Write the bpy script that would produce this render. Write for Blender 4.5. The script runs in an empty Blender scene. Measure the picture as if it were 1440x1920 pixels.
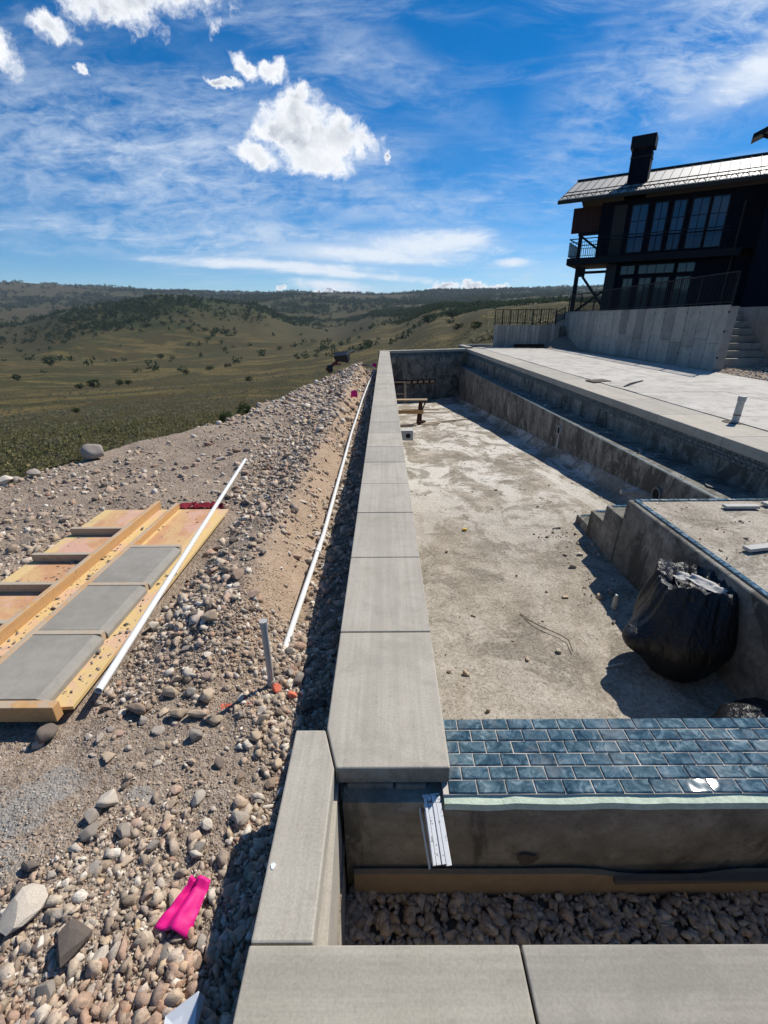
import bpy, bmesh, math, random
import numpy as np
from mathutils import Matrix, Vector
random.seed(7); RNG = np.random.default_rng(11)
SC = bpy.context.scene; COL = SC.collection
rad = math.radians

# ------------------------------------------------------------------ camera
FPX = 860.0; PITCH = math.atan(364/860); ROLL = rad(0.5); YAW = math.atan(.00488*math.cos(PITCH)); CAMH = 1.48
cp_, sp_ = math.cos(PITCH), math.sin(PITCH)
cF = np.array([-math.sin(YAW)*cp_, math.cos(YAW)*cp_, -sp_])
cR0 = np.array([math.cos(YAW), math.sin(YAW), 0.]); cU0 = np.cross(cR0, cF)
cR = cR0*math.cos(ROLL) - cU0*math.sin(ROLL); cU = cR0*math.sin(ROLL) + cU0*math.cos(ROLL)
cam = bpy.data.objects.new('camera', bpy.data.cameras.new('camera')); COL.objects.link(cam)
cam.data.sensor_fit = 'HORIZONTAL'; cam.data.sensor_width = 36; cam.data.lens = FPX/1440*36
cam.data.clip_start = .05; cam.data.clip_end = 20000
M = Matrix.Identity(4)
for i in range(3):
    M[i][0] = cR[i]; M[i][1] = cU[i]; M[i][2] = -cF[i]
M[2][3] = CAMH
cam.matrix_world = M; SC.camera = cam

def at(px, py, z):                      # photo pixel -> point on the level z (used once, to survey the place)
    d = cF + cR*((px-720)/FPX) - cU*((py-960)/FPX)
    t = (z-CAMH)/d[2]
    return Vector((d[0]*t, d[1]*t, z))

# ------------------------------------------------------------------ light and exposure
SUN_AZ, SUN_EL = 45.0, 46.5             # azimuth from +Y towards +X
SUN_STRENGTH = 5.0; SKY_STRENGTH = 0.075
sd = Vector((math.sin(rad(SUN_AZ))*math.cos(rad(SUN_EL)), math.cos(rad(SUN_AZ))*math.cos(rad(SUN_EL)), math.sin(rad(SUN_EL))))
sun = bpy.data.objects.new('sun', bpy.data.lights.new('sun', 'SUN')); COL.objects.link(sun)
sun.data.energy = SUN_STRENGTH; sun.data.angle = rad(.53); sun.data.color = (1, .955, .88)
sun.rotation_euler = sd.to_track_quat('Z', 'Y').to_euler(); sun.location = (0, 0, 60)
SC.view_settings.view_transform = 'Standard'; SC.view_settings.look = 'None'
SC.view_settings.exposure = 0.14; SC.view_settings.gamma = 1.0; SC.view_settings.use_curve_mapping = False
HAZE = .00005
SC.render.engine = 'CYCLES'
SC.cycles.max_bounces = 5; SC.cycles.diffuse_bounces = 3; SC.cycles.glossy_bounces = 3
SC.cycles.transparent_max_bounces = 6; SC.cycles.volume_bounces = 0
SC.cycles.sample_clamp_indirect = 4; SC.cycles.use_denoising = True
SC.cycles.caustics_reflective = False; SC.cycles.caustics_refractive = False

# ------------------------------------------------------------------ node helper
class NT:
    def __init__(s, tree): s.t = tree; s.n = tree.nodes; s.l = tree.links
    def add(s, kind, ins=None, **props):
        n = s.n.new(kind)
        for k, v in props.items(): setattr(n, k, v)
        for k, v in (ins or {}).items(): s.put(n.inputs[k], v)
        return n
    def put(s, sock, v):
        if isinstance(v, bpy.types.NodeSocket): s.l.new(v, sock)
        else:
            if isinstance(v, (tuple, list)) and len(v) == 3 and sock.type == 'RGBA': v = (*v, 1)
            sock.default_value = v
    def math(s, op, a, b=0., c=0., clamp=False):
        n = s.n.new('ShaderNodeMath'); n.operation = op; n.use_clamp = clamp
        s.put(n.inputs[0], a); s.put(n.inputs[1], b); s.put(n.inputs[2], c); return n.outputs[0]
    def vmath(s, op, a, b=(0, 0, 0)):
        n = s.n.new('ShaderNodeVectorMath'); n.operation = op
        s.put(n.inputs[0], a)
        if op == 'SCALE': s.put(n.inputs['Scale'], b)
        else: s.put(n.inputs[1], b)
        return n.outputs['Value'] if op in ('DOT_PRODUCT', 'LENGTH', 'DISTANCE') else n.outputs['Vector']
    def ramp(s, fac, stops, interp='LINEAR'):
        n = s.n.new('ShaderNodeValToRGB'); n.color_ramp.interpolation = interp
        e = n.color_ramp.elements
        while len(e) < len(stops): e.new(.5)
        for q, (p, c) in zip(e, stops):
            q.position = p; q.color = (*c, 1) if isinstance(c, (tuple, list)) else (c, c, c, 1)
        s.put(n.inputs[0], fac); return n.outputs[0]
    def step(s, v, a, b):
        n = s.n.new('ShaderNodeMapRange'); n.interpolation_type = 'SMOOTHSTEP'
        s.put(n.inputs[0], v); s.put(n.inputs[1], a); s.put(n.inputs[2], b); return n.outputs[0]
    def mix(s, f, a, b, mode='MIX'):
        n = s.n.new('ShaderNodeMix'); n.data_type = 'RGBA'; n.blend_type = mode
        s.put(n.inputs[0], f); s.put(n.inputs[6], a); s.put(n.inputs[7], b); return n.outputs[2]
    def noise(s, vec, scale=5., detail=4., rough=.55, dist=0., off=None):
        if off is not None: vec = s.vmath('ADD', vec, (off, off*1.7, off*.6))
        n = s.add('ShaderNodeTexNoise', {'Vector': vec, 'Scale': scale, 'Detail': detail, 'Roughness': rough, 'Distortion': dist})
        return n.outputs[0]
    def voro(s, vec, scale=5., feature='F1', out='Distance'):
        n = s.add('ShaderNodeTexVoronoi', {'Vector': vec, 'Scale': scale}, feature=feature); return n.outputs[out]
    def scaled(s, vec, v): return s.vmath('MULTIPLY', vec, v)

MATS = {}
def material(name, rough=.8, spec=.3):
    m = bpy.data.materials.new(name); m.use_nodes = True
    t = NT(m.node_tree); b = m.node_tree.nodes['Principled BSDF']
    b.inputs['Roughness'].default_value = rough; b.inputs['Specular IOR Level'].default_value = spec
    MATS[name] = m
    return m, t, b
def bump(t, b, h, strength=.4, dist=.01):
    n = t.add('ShaderNodeBump', {'Height': h, 'Strength': strength, 'Distance': dist}); t.l.new(n.outputs[0], b.inputs['Normal']); return n
def pos(t): return t.add('ShaderNodeNewGeometry').outputs['Position']
def objco(t): return t.add('ShaderNodeTexCoord').outputs['Object']
def isl(t): return t.add('ShaderNodeNewGeometry').outputs['Random Per Island']
def orand(t): return t.add('ShaderNodeObjectInfo').outputs['Random']

# ------------------------------------------------------------------ sky with clouds (world)
def make_world():
    w = bpy.data.worlds.new('World'); SC.world = w; w.use_nodes = True
    t = NT(w.node_tree); bg = w.node_tree.nodes['Background']
    sky = t.add('ShaderNodeTexSky', sky_type='NISHITA', sun_disc=False)
    sky.sun_elevation = rad(SUN_EL); sky.sun_rotation = rad(SUN_AZ)
    sky.altitude = 2100; sky.air_density = 1.0; sky.dust_density = .25; sky.ozone_density = 4.0
    base = t.add('ShaderNodeHueSaturation', {'Saturation': 1.40, 'Value': 1.32, 'Color': sky.outputs[0]}).outputs[0]
    d = t.add('ShaderNodeTexCoord').outputs['Generated']
    sx = t.add('ShaderNodeSeparateXYZ', {0: d}); x, y, z = sx.outputs
    up = t.math('MAXIMUM', z, 0.0)
    # cloud deck seen in perspective
    den = t.math('ADD', up, .10)
    deck = t.add('ShaderNodeCombineXYZ', {0: t.math('DIVIDE', x, den), 1: t.math('DIVIDE', y, den), 2: 0.}).outputs[0]
    wrp = t.add('ShaderNodeTexNoise', {'Vector': deck, 'Scale': .8, 'Detail': 3.}).outputs[1]
    deckw = t.vmath('ADD', deck, t.vmath('SCALE', t.vmath('SUBTRACT', wrp, (.5, .5, .5)), .9))
    rot = t.add('ShaderNodeMapping', {'Vector': deckw, 'Rotation': (0, 0, rad(-24)), 'Scale': (1.0, 2.6, 1)}).outputs[0]
    c1 = t.noise(rot, 1.25, 9., .62, .35)
    c2 = t.noise(deckw, .55, 4., .5, 0., 3.1)
    fine = t.noise(t.add('ShaderNodeMapping', {'Vector': deckw, 'Rotation': (0, 0, rad(28)), 'Scale': (1, 2.2, 1)}).outputs[0], 5.5, 6., .65, .5)
    cir = t.math('MULTIPLY', t.step(t.math('ADD', c1, t.math('MULTIPLY', t.math('SUBTRACT', fine, .5), .45)), .44, .80), t.step(c2, .34, .62))
    # image-plane coordinates round +Y (gnomonic), valid in front
    yy = t.math('MAXIMUM', y, .05)
    q = t.add('ShaderNodeCombineXYZ', {0: t.math('DIVIDE', x, yy), 1: t.math('DIVIDE', z, yy), 2: 0.}).outputs[0]
    front = t.step(y, .12, .3)
    def blob(cx, cy, rx, ry, ang=0.):
        v = t.vmath('SUBTRACT', q, (cx, cy, 0))
        m = t.add('ShaderNodeMapping', {'Vector': v, 'Rotation': (0, 0, rad(-ang))}).outputs[0]
        return t.vmath('LENGTH', t.vmath('DIVIDE', m, (rx, ry, 1)))
    # soft bands of thin cloud: (x, y, rx, ry, tilt, strength)
    soft = None
    for cx, cy, rx, ry, a, k in [(-.42, .26, .62, .19, -8, .86), (-.25, .135, .66, .065, -4, .95), (.0, .125, .30, .042, 3, .85),
                                 (.60, .42, .34, .14, 24, 1.0), (.68, .37, .13, .030, 20, 1.0), (.40, .33, .20, .13, 40, .6), (-.05, .20, .45, .06, -6, .7), (.05, .23, .30, .05, -18, .45), (-.02, .40, .30, .06, -25, .40),
                                 (.30, .08, .20, .03, 2, .5), (-.05, .055, .18, .018, -4, .55), (.12, .20, .22, .05, 6, .4)]:
        s_ = t.math('MULTIPLY', t.math('SUBTRACT', 1., t.step(blob(cx, cy, rx, ry, a), .1, 1.15)), k)
        soft = s_ if soft is None else t.math('MAXIMUM', soft, s_)
    strk = t.noise(t.add('ShaderNodeMapping', {'Vector': q, 'Rotation': (0, 0, rad(7)), 'Scale': (2.2, 9., 1)}).outputs[0], 2.6, 10., .66, .55)
    strk2 = t.noise(t.add('ShaderNodeMapping', {'Vector': q, 'Rotation': (0, 0, rad(-35)), 'Scale': (4, 9., 1)}).outputs[0], 5.0, 8., .68, .8)
    tex = t.math('ADD', t.math('MULTIPLY', strk, .62), t.math('MULTIPLY', strk2, .38))
    softm = t.math('MULTIPLY', soft, t.step(tex, .35, .65))
    softm = t.math('MULTIPLY', softm, front)
    # the lens-shaped cloud low in the middle and its tail
    lens = None
    for cx, cy, rx, ry, a in [(.075, .125, .145, .030, 1), (-.03, .112, .20, .017, -3), (.13, .132, .095, .018, 4), (-.10, .058, .08, .012, -5), (.68, .395, .17, .034, 24), (-.22, .095, .26, .010, -3), (-.10, .082, .22, .009, -5), (.25, .095, .05, .009, 2)]:
        b_ = t.math('ADD', blob(cx, cy, rx, ry, a), t.math('MULTIPLY', t.math('SUBTRACT', tex, .5), 3.6))
        l_ = t.math('SUBTRACT', 1., t.step(b_, .15, 1.25)); lens = l_ if lens is None else t.math('MAXIMUM', lens, l_)
    lens = t.math('MULTIPLY', t.math('MULTIPLY', lens, .92), front)
    # cumulus: warped blobs with billowing edges, looked up twice to light them from the upper right
    wv = t.vmath('SUBTRACT', t.add('ShaderNodeTexNoise', {'Vector': q, 'Scale': 22., 'Detail': 6., 'Roughness': .6}).outputs[1], (.5, .5, .5))
    wv2 = t.vmath('SUBTRACT', t.add('ShaderNodeTexNoise', {'Vector': q, 'Scale': 85., 'Detail': 5., 'Roughness': .6}).outputs[1], (.5, .5, .5))
    q0 = q
    qw = t.vmath('ADD', q, t.vmath('ADD', t.vmath('SCALE', wv, .050), t.vmath('SCALE', wv2, .014)))
    def billow(p):
        v1 = t.voro(p, 26., 'SMOOTH_F1'); v2 = t.voro(p, 62., 'SMOOTH_F1'); n = t.noise(p, 12., 8., .62, .2)
        return t.math('ADD', t.math('ADD', t.math('MULTIPLY', v1, .55), t.math('MULTIPLY', v2, .28)), t.math('MULTIPLY', t.math('SUBTRACT', .5, n), 1.5))
    bw = billow(qw); bw2 = billow(t.vmath('ADD', qw, (.010, .016, 0)))
    q = qw
    cum = None
    for cx, cy, rx, ry, a in [(-0.129, 0.286, 0.1029, 0.0412, -6), (-0.144, 0.326, 0.0546, 0.0392, 0), (-0.184, 0.308, 0.042, 0.0333, 0), (-0.074, 0.288, 0.0651, 0.0333, -12), (-0.224, 0.268, 0.0441, 0.0176, -20), (-0.124, 0.258, 0.0735, 0.0216, -6), (-0.149, 0.354, 0.0273, 0.0216, 0),
                              (.004, .262, .007, .010, 0),
                              (-.42, .475, .12, .036, 3), (-.34, .490, .09, .045, 0), (-.545, .443, .045, .022, -12), (-.65, .42, .05, .03, -25),
                              (-.505, .388, .011, .010, 0), (-.232, .386, .026, .014, -30), (-.186, .386, .026, .014, 10), (-.272, .368, .030, .008, -5), 
                              (.120, .054, .034, .008, 0), (.175, .054, .028, .008, 0), (.215, .053, .03, .005, 0), (-.115, .046, .028, .005, 0), (-.075, .045, .018, .0045, 0), (-.20, .057, .010, .004, 0), (-.155, .044, .014, .0045, 0)]:
        k = min(1.45, .50+ry*22)
        b_ = t.math('ADD', blob(cx, cy, rx, ry, a), t.math('MULTIPLY', t.math('SUBTRACT', bw, .28), k))
        l_ = t.math('SUBTRACT', 1.35, b_); cum = l_ if cum is None else t.math('MAXIMUM', cum, l_)
    q = q0
    cumm = t.math('MULTIPLY', t.step(t.math('ADD', cum, t.math('MULTIPLY', t.math('SUBTRACT', t.noise(q0, 48., 6., .7, .6, 8.8), .5), .7)), .03, .74), front)
    thick = t.step(cum, .45, 1.15)
    lit = t.math('ADD', t.math('MULTIPLY', t.math('SUBTRACT', bw2, bw), 1.5), .42, clamp=True)
    low = t.step(t.noise(q, 9., 5., .55, .3, 6.4), .40, .62)
    shade = t.math('MULTIPLY', thick, t.math('MULTIPLY', t.math('SUBTRACT', 1., t.math('MULTIPLY', lit, .9)), t.math('ADD', .45, t.math('MULTIPLY', low, .85))), clamp=True)
    K = 1/SKY_STRENGTH
    white = (.93*K, .95*K, .98*K); grey = (.36*K, .41*K, .49*K); thin = (.62*K, .72*K, .86*K)
    col = base
    veil = t.math('MINIMUM', t.math('ADD', t.math('MULTIPLY', cir, .50), t.math('MULTIPLY', softm, .80)), .88)
    veil = t.math('MULTIPLY', veil, t.step(z, .0, .06))
    col = t.mix(veil, col, thin)
    col = t.mix(lens, col, (.80*K, .86*K, .94*K))
    col = t.mix(cumm, col, t.mix(shade, white, grey))
    t.put(bg.inputs[0], col); bg.inputs[1].default_value = SKY_STRENGTH
    w.cycles.sampling_method = 'MANUAL'; w.cycles.sample_map_resolution = 1024
make_world()

# ------------------------------------------------------------------ materials
def mat_concrete(name, base, dark, light, scale=1., brush=None, stain=.0, rough=.85, bstr=.25, seed=0., space='pos', spots=.3):
    m, t, b = material(name, rough, .25)
    P = pos(t) if space == 'pos' else objco(t)
    n1 = t.noise(P, 1.7*scale, 6., .6, .2, seed); n2 = t.noise(P, 9*scale, 6., .65, .0, seed+1)
    n3 = t.noise(P, 120*scale, 4., .7, 0., seed+2)
    f = t.math('ADD', t.math('MULTIPLY', n1, .55), t.math('MULTIPLY', n2, .45))
    c = t.ramp(f, [(.38, dark), (.50, base), (.62, light)])
    if brush:
        s = t.noise(t.scaled(P, brush), 1., 4., .7, 0., seed+5)
        c = t.mix(.42, c, t.ramp(s, [(.38, tuple(v*.74 for v in base)), (.62, tuple(min(1, v*1.20) for v in base))]))
        s2 = t.noise(t.scaled(P, tuple(q*.28 for q in brush)), 1., 5., .6, .3, seed+6)
        c = t.mix(t.math('MULTIPLY', t.step(s2, .50, .62), .38), c, tuple(v*.72 for v in base))
    c = t.mix(.28, c, t.ramp(n3, [(.38, tuple(v*.66 for v in base)), (.62, tuple(min(1, v*1.28) for v in base))]))
    if stain:
        n4 = t.noise(t.scaled(P, (1, 1, .45)), 2.3, 8., .72, .6, seed+8)
        c = t.mix(t.math('MULTIPLY', t.step(n4, .48, .58), stain), c, tuple(v*.36 for v in base))
        n5 = t.noise(P, 5., 8., .75, .3, seed+11)
        c = t.mix(t.math('MULTIPLY', t.step(n5, .55, .66), stain*.7), c, light)
    if spots:
        n6 = t.noise(P, 26., 3., .6, 0., seed+13)
        c = t.mix(t.math('MULTIPLY', t.step(n6, .60, .68), spots), c, tuple(v*.45 for v in base))
    if name.startswith('coping'):
        c = t.mix(1., c, t.ramp(orand(t), [(0., (.90, .90, .91)), (.5, (1., 1., 1.)), (1., (1.07, 1.06, 1.03))]), 'MULTIPLY')
        gr = t.noise(P, 3.1, 7., .7, .5, seed+19)
        c = t.mix(t.math('MULTIPLY', t.step(gr, .54, .64), .30), c, tuple(v*.62 for v in base))
    if name == 'form_concrete':
        c = t.mix(1., c, t.ramp(orand(t), [(0., (.72, .72, .73)), (.5, (1., 1., 1.)), (1., (1.16, 1.14, 1.10))]), 'MULTIPLY')
    t.put(b.inputs['Base Color'], c)
    h = t.math('ADD', t.math('MULTIPLY', n2, .5), t.math('MULTIPLY', n3, .35))
    bump(t, b, h, bstr, .01)
    return m
mat_concrete('coping_concrete', (.40, .362, .30), (.31, .278, .225), (.47, .432, .365), 1., (34, .9, 34), 0., .8, .07, 0., spots=.16)
mat_concrete('coping_concrete_cross', (.335, .304, .25), (.265, .238, .192), (.40, .366, .308), 1., (1.2, 44, 44), 0., .8, .07, 3., spots=.16)
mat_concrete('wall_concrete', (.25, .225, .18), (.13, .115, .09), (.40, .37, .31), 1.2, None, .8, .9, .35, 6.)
mat_concrete('gunite', (.215, .20, .168), (.09, .083, .068), (.38, .355, .31), 1.3, None, .9, .95, .6, 9., spots=.5)
mat_concrete('form_concrete', (.36, .34, .30), (.24, .225, .20), (.48, .455, .41), .7, (3, 3, .5), .25, .88, .3, 14.)
mat_concrete('deck_concrete', (.49, .455, .40), (.355, .325, .28), (.61, .58, .53), .45, (.5, 9.0, 1), .35, .85, .2, 17.)
mat_concrete('cast_concrete', (.285, .262, .222), (.235, .214, .18), (.33, .305, .262), 1.5, None, 0., .7, .12, 21., spots=.1)
mat_concrete('step_concrete', (.30, .28, .24), (.20, .185, .16), (.38, .36, .32), 1., None, .2, .9, .3, 23.)

def mat_floor():
    m, t, b = material('pool_floor', .95, .15)
    P = pos(t)
    n1 = t.noise(P, .55, 7., .62, .4); n2 = t.noise(P, 3.2, 8., .7, .5, 2.); n3 = t.noise(P, 34., 5., .7, 0., 4.); n4 = t.noise(t.scaled(P, (1.2, .5, 1)), 1.1, 9., .72, .7, 7.); n1 = t.noise(P, 1.3, 9., .70, .7, 15.)
    c = t.ramp(t.math('ADD', t.math('MULTIPLY', n1, .5), t.math('MULTIPLY', n2, .5)), [(.39, (.115, .095, .072)), (.47, (.25, .212, .162)), (.54, (.38, .33, .265)), (.62, (.53, .475, .40))])
    # pale lime bloom further down the pool, warm dust near the spa
    yv = t.add('ShaderNodeSeparateXYZ', {0: P}).outputs[1]
    far = t.step(yv, 4., 9.)
    xw = t.add('ShaderNodeSeparateXYZ', {0: P}).outputs[0]
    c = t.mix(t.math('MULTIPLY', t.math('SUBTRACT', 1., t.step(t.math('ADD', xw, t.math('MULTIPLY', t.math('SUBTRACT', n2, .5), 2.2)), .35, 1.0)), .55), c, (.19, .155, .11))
    c = t.mix(t.math('MULTIPLY', t.step(n4, .46, .54), t.math('ADD', t.math('MULTIPLY', far, .80), .26)), c, (.66, .625, .56))
    c = t.mix(t.math('MULTIPLY', t.math('SUBTRACT', 1., far), .22), c, (.42, .36, .275))
    c = t.mix(t.math('MULTIPLY', t.step(t.noise(P, 1.4, 8., .75, .8, 12.), .51, .58), .75), c, (.135, .115, .09))
    c = t.mix(.30, c, t.ramp(n3, [(.36, (.11, .092, .07)), (.50, (.38, .33, .255)), (.64, (.66, .60, .50))]))
    sp = t.noise(P, 75., 2., .5, 0., 20.)
    c = t.mix(t.math('MULTIPLY', t.step(sp, .60, .66), .75), c, (.09, .078, .062))
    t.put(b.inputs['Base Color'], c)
    bump(t, b, t.math('ADD', t.math('MULTIPLY', n2, .8), t.math('MULTIPLY', n3, .4)), .55, .03)
mat_floor()

def mat_dirt():
    m, t, b = material('dirt', .97, .1)
    P = pos(t)
    n1 = t.noise(P, .8, 6., .6, .3); n2 = t.noise(P, 7., 7., .7, .2, 3.); n3 = t.noise(P, 60., 5., .75, 0., 5.); v = t.voro(P, 55., 'F1', 'Color')
    f = t.math('ADD', t.math('MULTIPLY', n1, .5), t.math('MULTIPLY', n2, .5))
    c = t.ramp(f, [(.39, (.14, .092, .060)), (.47, (.245, .168, .113)), (.54, (.345, .248, .172)), (.63, (.46, .35, .258))])
    c = t.mix(.45, c, t.ramp(n3, [(.36, (.12, .09, .066)), (.50, (.36, .285, .215)), (.64, (.62, .53, .43))]))
    pv = t.add('ShaderNodeSeparateXYZ', {0: v}).outputs[0]
    c = t.mix(.28, c, t.ramp(pv, [(.0, (.12, .095, .075)), (.5, (.34, .28, .225)), (1., (.52, .47, .41))]))
    # sandy orange bank above the pipe trench
    xv, yv, zv = t.add('ShaderNodeSeparateXYZ', {0: P}).outputs
    bank = t.math('MULTIPLY', t.math('MULTIPLY', t.step(xv, -1.12, -.85), t.math('SUBTRACT', 1., t.step(xv, -.62, -.48))), t.step(yv, 1.6, 2.3))
    c = t.mix(t.math('MULTIPLY', bank, .48), c, t.mix(n2, (.42, .275, .165), (.60, .44, .30)))
    # spilled cement paste
    for cx, cy, rx, ry in [(-1.42, 1.36, .13, .10), (-1.50, 1.22, .17, .12), (-1.42, 1.02, .12, .12), (-1.02, 1.30, .09, .06), (-1.58, 1.05, .16, .15)]:
        dd = t.vmath('LENGTH', t.vmath('DIVIDE', t.vmath('SUBTRACT', P, (cx, cy, -.35)), (rx, ry, 5.)))
        k = t.math('SUBTRACT', 1., t.step(t.math('ADD', dd, t.math('MULTIPLY', t.math('SUBTRACT', t.noise(P, 11., 8., .75, .3, 31.), .5), 3.0)), .45, 1.05))
        c = t.mix(t.math('MULTIPLY', k, .62), c, t.mix(n3, (.17, .16, .145), (.44, .43, .40)))
    # orange marking paint on the ground beside the riser
    for cx, cy, r in [(-.84, 1.80, .045), (-.76, 1.84, .03), (-.72, 1.79, .03)]:
        dd = t.vmath('LENGTH', t.vmath('DIVIDE', t.vmath('SUBTRACT', P, (cx, cy, -.35)), (r, r*.6, 5.)))
        k = t.math('SUBTRACT', 1., t.step(t.math('ADD', dd, t.math('MULTIPLY', t.math('SUBTRACT', t.noise(P, 40., 4., .7, 0., 37.), .5), 3.2)), .4, .7))
        c = t.mix(t.math('MULTIPLY', k, .8), c, (.75, .09, .04))
    t.put(b.inputs['Base Color'], c)
    vb = t.voro(P, 38., 'SMOOTH_F1'); vb2 = t.voro(P, 110., 'F1')
    bump(t, b, t.math('ADD', t.math('ADD', n2, t.math('MULTIPLY', n3, .7)), t.math('SUBTRACT', 0., t.math('ADD', t.math('MULTIPLY', vb, .9), t.math('MULTIPLY', vb2, .5)))), .62, .03)
mat_dirt()

STONE_STOPS = [(.0, (.22, .17, .13)), (.12, (.38, .295, .22)), (.26, (.52, .42, .32)), (.38, (.33, .265, .215)), (.50, (.64, .54, .42)), (.60, (.43, .27, .19)), (.70, (.55, .455, .375)), (.80, (.80, .74, .64)), (.90, (.42, .35, .29)), (1., (.62, .47, .31))]
def mat_stone(name, src, stops=STONE_STOPS, rough=.88):
    m, t, b = material(name, rough, .25)
    r = isl(t) if src == 'island' else orand(t)
    c = t.ramp(r, stops)
    P = objco(t) if src != 'island' else pos(t)
    sc = 26. if src != 'island' else 55.
    n = t.noise(P, sc, 6., .7, .4); n2 = t.noise(P, sc*5, 3., .7, 0., 3.)
    c = t.mix(.7, c, t.ramp(n, [(.28, (.34, .32, .30)), (.5, (.92, .90, .87)), (.75, (1.25, 1.22, 1.18))]), 'MULTIPLY')
    c = t.mix(.4, c, t.ramp(n2, [(.3, (.55, .53, .5)), (.7, (1.25, 1.25, 1.25))]), 'MULTIPLY')
    t.put(b.inputs['Base Color'], c)
    bump(t, b, t.math('ADD', n, t.math('MULTIPLY', n2, .5)), .45, .008)
mat_stone('gravel_mix', 'island'); mat_stone('stone_mix', 'object')
mat_stone('trough_gravel', 'island', [(.0, (.34, .265, .205)), (.3, (.54, .43, .33)), (.55, (.66, .50, .37)), (.75, (.46, .37, .30)), (.9, (.74, .62, .48)), (1., (.68, .46, .30))])
mat_stone('pink_gravel', 'island', [(.0, (.30, .22, .18)), (.3, (.50, .35, .25)), (.5, (.58, .47, .36)), (.7, (.45, .27, .18)), (.85, (.66, .58, .48)), (1., (.54, .36, .22))])
for nm, k in (('stone_tan', (.52, .41, .30)), ('stone_grey', (.36, .315, .27)), ('stone_brown', (.32, .235, .175)), ('stone_dark', (.17, .14, .12)), ('stone_pale', (.62, .55, .46)), ('stone_pink', (.52, .37, .285))):
    mat_stone(nm, 'object', [(0., tuple(v*.8 for v in k)), (1., tuple(v*1.2 for v in k))])
def mat_painted_stone():
    m, t, b = material('painted_stone', .8, .3); P = objco(t)
    z = t.add('ShaderNodeSeparateXYZ', {0: P}).outputs[2]
    k = t.step(t.math('ADD', z, t.math('MULTIPLY', t.noise(P, 4., 5., .7), .9)), .25, .55)
    t.put(b.inputs['Base Color'], t.mix(k, (.40, .30, .24), t.mix(t.noise(P, 60., 4.), (.70, .10, .045), (.80, .26, .16)))); bump(t, b, t.noise(P, 60., 5., .7), .4, .006)
mat_painted_stone()

def mat_simple(name, col, rough=.6, spec=.4, metal=0., var=.12, scale=14., bstr=.1, stretch=(1, 1, 1)):
    m, t, b = material(name, rough, spec); P = t.scaled(objco(t), stretch)
    n = t.noise(P, scale, 6., .65, .3)
    c = t.mix(n, tuple(v*(1-var*1.6) for v in col), tuple(min(1., v*(1+var*1.4)) for v in col))
    t.put(b.inputs['Base Color'], c); b.inputs['Metallic'].default_value = metal
    if bstr: bump(t, b, t.noise(P, scale*3, 4., .6), bstr, .005)
    return m, t, b
mat_simple('white_pvc', (.74, .735, .70), .4, .45, var=.14, scale=9.)
mat_simple('grey_pvc', (.42, .405, .375), .5, .4, var=.18)
mat_simple('dull_pvc', (.52, .49, .43), .6, .35, var=.25, scale=22.)
mat_simple('black_plastic', (.018, .018, .02), .4, .5)
mat_simple('black_steel', (.008, .009, .012), .6, .2)
mat_simple('pink_vinyl', (.74, .010, .22), .55, .3, var=.22, scale=30.)
mat_simple('white_card', (.74, .77, .80), .6, .3, var=.05)
mat_simple('paper', (.52, .50, .46), .8, .2, var=.15)
mat_simple('red_cloth', (.20, .010, .022), .8, .2, var=.3, scale=40.)
mat_simple('rust_steel', (.20, .055, .035), .7, .3, var=.4)
mat_simple('yellow_plastic', (.70, .45, .03), .5, .4)
mat_simple('caulk', (.60, .68, .52), .9, .2, var=.25, scale=30., bstr=.5)
mat_simple('grout', (.54, .49, .43), .9, .2, var=.12, scale=60.)
mat_simple('joint_gap', (.03, .028, .026), .95, .1)
mat_simple('fibre_board', (.36, .26, .165), .85, .2, var=.2, scale=20.)
mat_simple('dark_soil', (.13, .11, .09), .95, .1, var=.3)
mat_simple('debris', (.36, .32, .27), .9, .2, var=.3)
mat_simple('lumber_pale', (.55, .40, .24), .75, .25, var=.2, scale=9., stretch=(1, 1, 6))
mat_simple('soffit_wood', (.055, .020, .013), .7, .3, var=.3, scale=5., stretch=(8, 8, .6))
mat_simple('fascia_metal', (.035, .033, .028), .6, .25)
mat_simple('roof_metal', (.34, .325, .295), .5, .4, .2, var=.10, scale=3., stretch=(6, 1, 1))
mat_simple('dark_plaster', (.24, .23, .21), .95, .1, var=.3)
mat_simple('niche_concrete', (.48, .465, .43), .9, .2, var=.15)
mat_simple('dry_wire', (.10, .085, .07), .9, .1)

def mat_wood(name, a, b_, knots=True):
    m, t, b = material(name, .72, .3); P = objco(t); nz = t.add('ShaderNodeSeparateXYZ', {0: t.add('ShaderNodeNewGeometry').outputs['True Normal']}).outputs[2]
    g = t.noise(t.scaled(P, (18, 1.2, 18)), 2.2, 6., .6, .8); n2 = t.noise(P, 14., 6., .7, .2, 4.)
    c = t.mix(g, a, b_)
    c = t.mix(t.math('MULTIPLY', t.step(n2, .58, .68), .6), c, tuple(v*.45 for v in a))
    sp = t.noise(P, 55., 3., .6, 0., 9.)
    c = t.mix(t.math('MULTIPLY', t.step(sp, .64, .70), .8), c, (.20, .19, .175))
    c = t.mix(t.math('MULTIPLY', t.step(nz, .6, .9), t.math('MULTIPLY', t.step(t.noise(P, 8., 6., .7, .3, 33.), .40, .56), .7)), c, (.42, .37, .30))
    t.put(b.inputs['Base Color'], c); bump(t, b, g, .15, .004)
mat_wood('form_lumber', (.42, .22, .085), (.62, .38, .17)); mat_wood('old_lumber', (.36, .27, .18), (.52, .41, .28))
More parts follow.
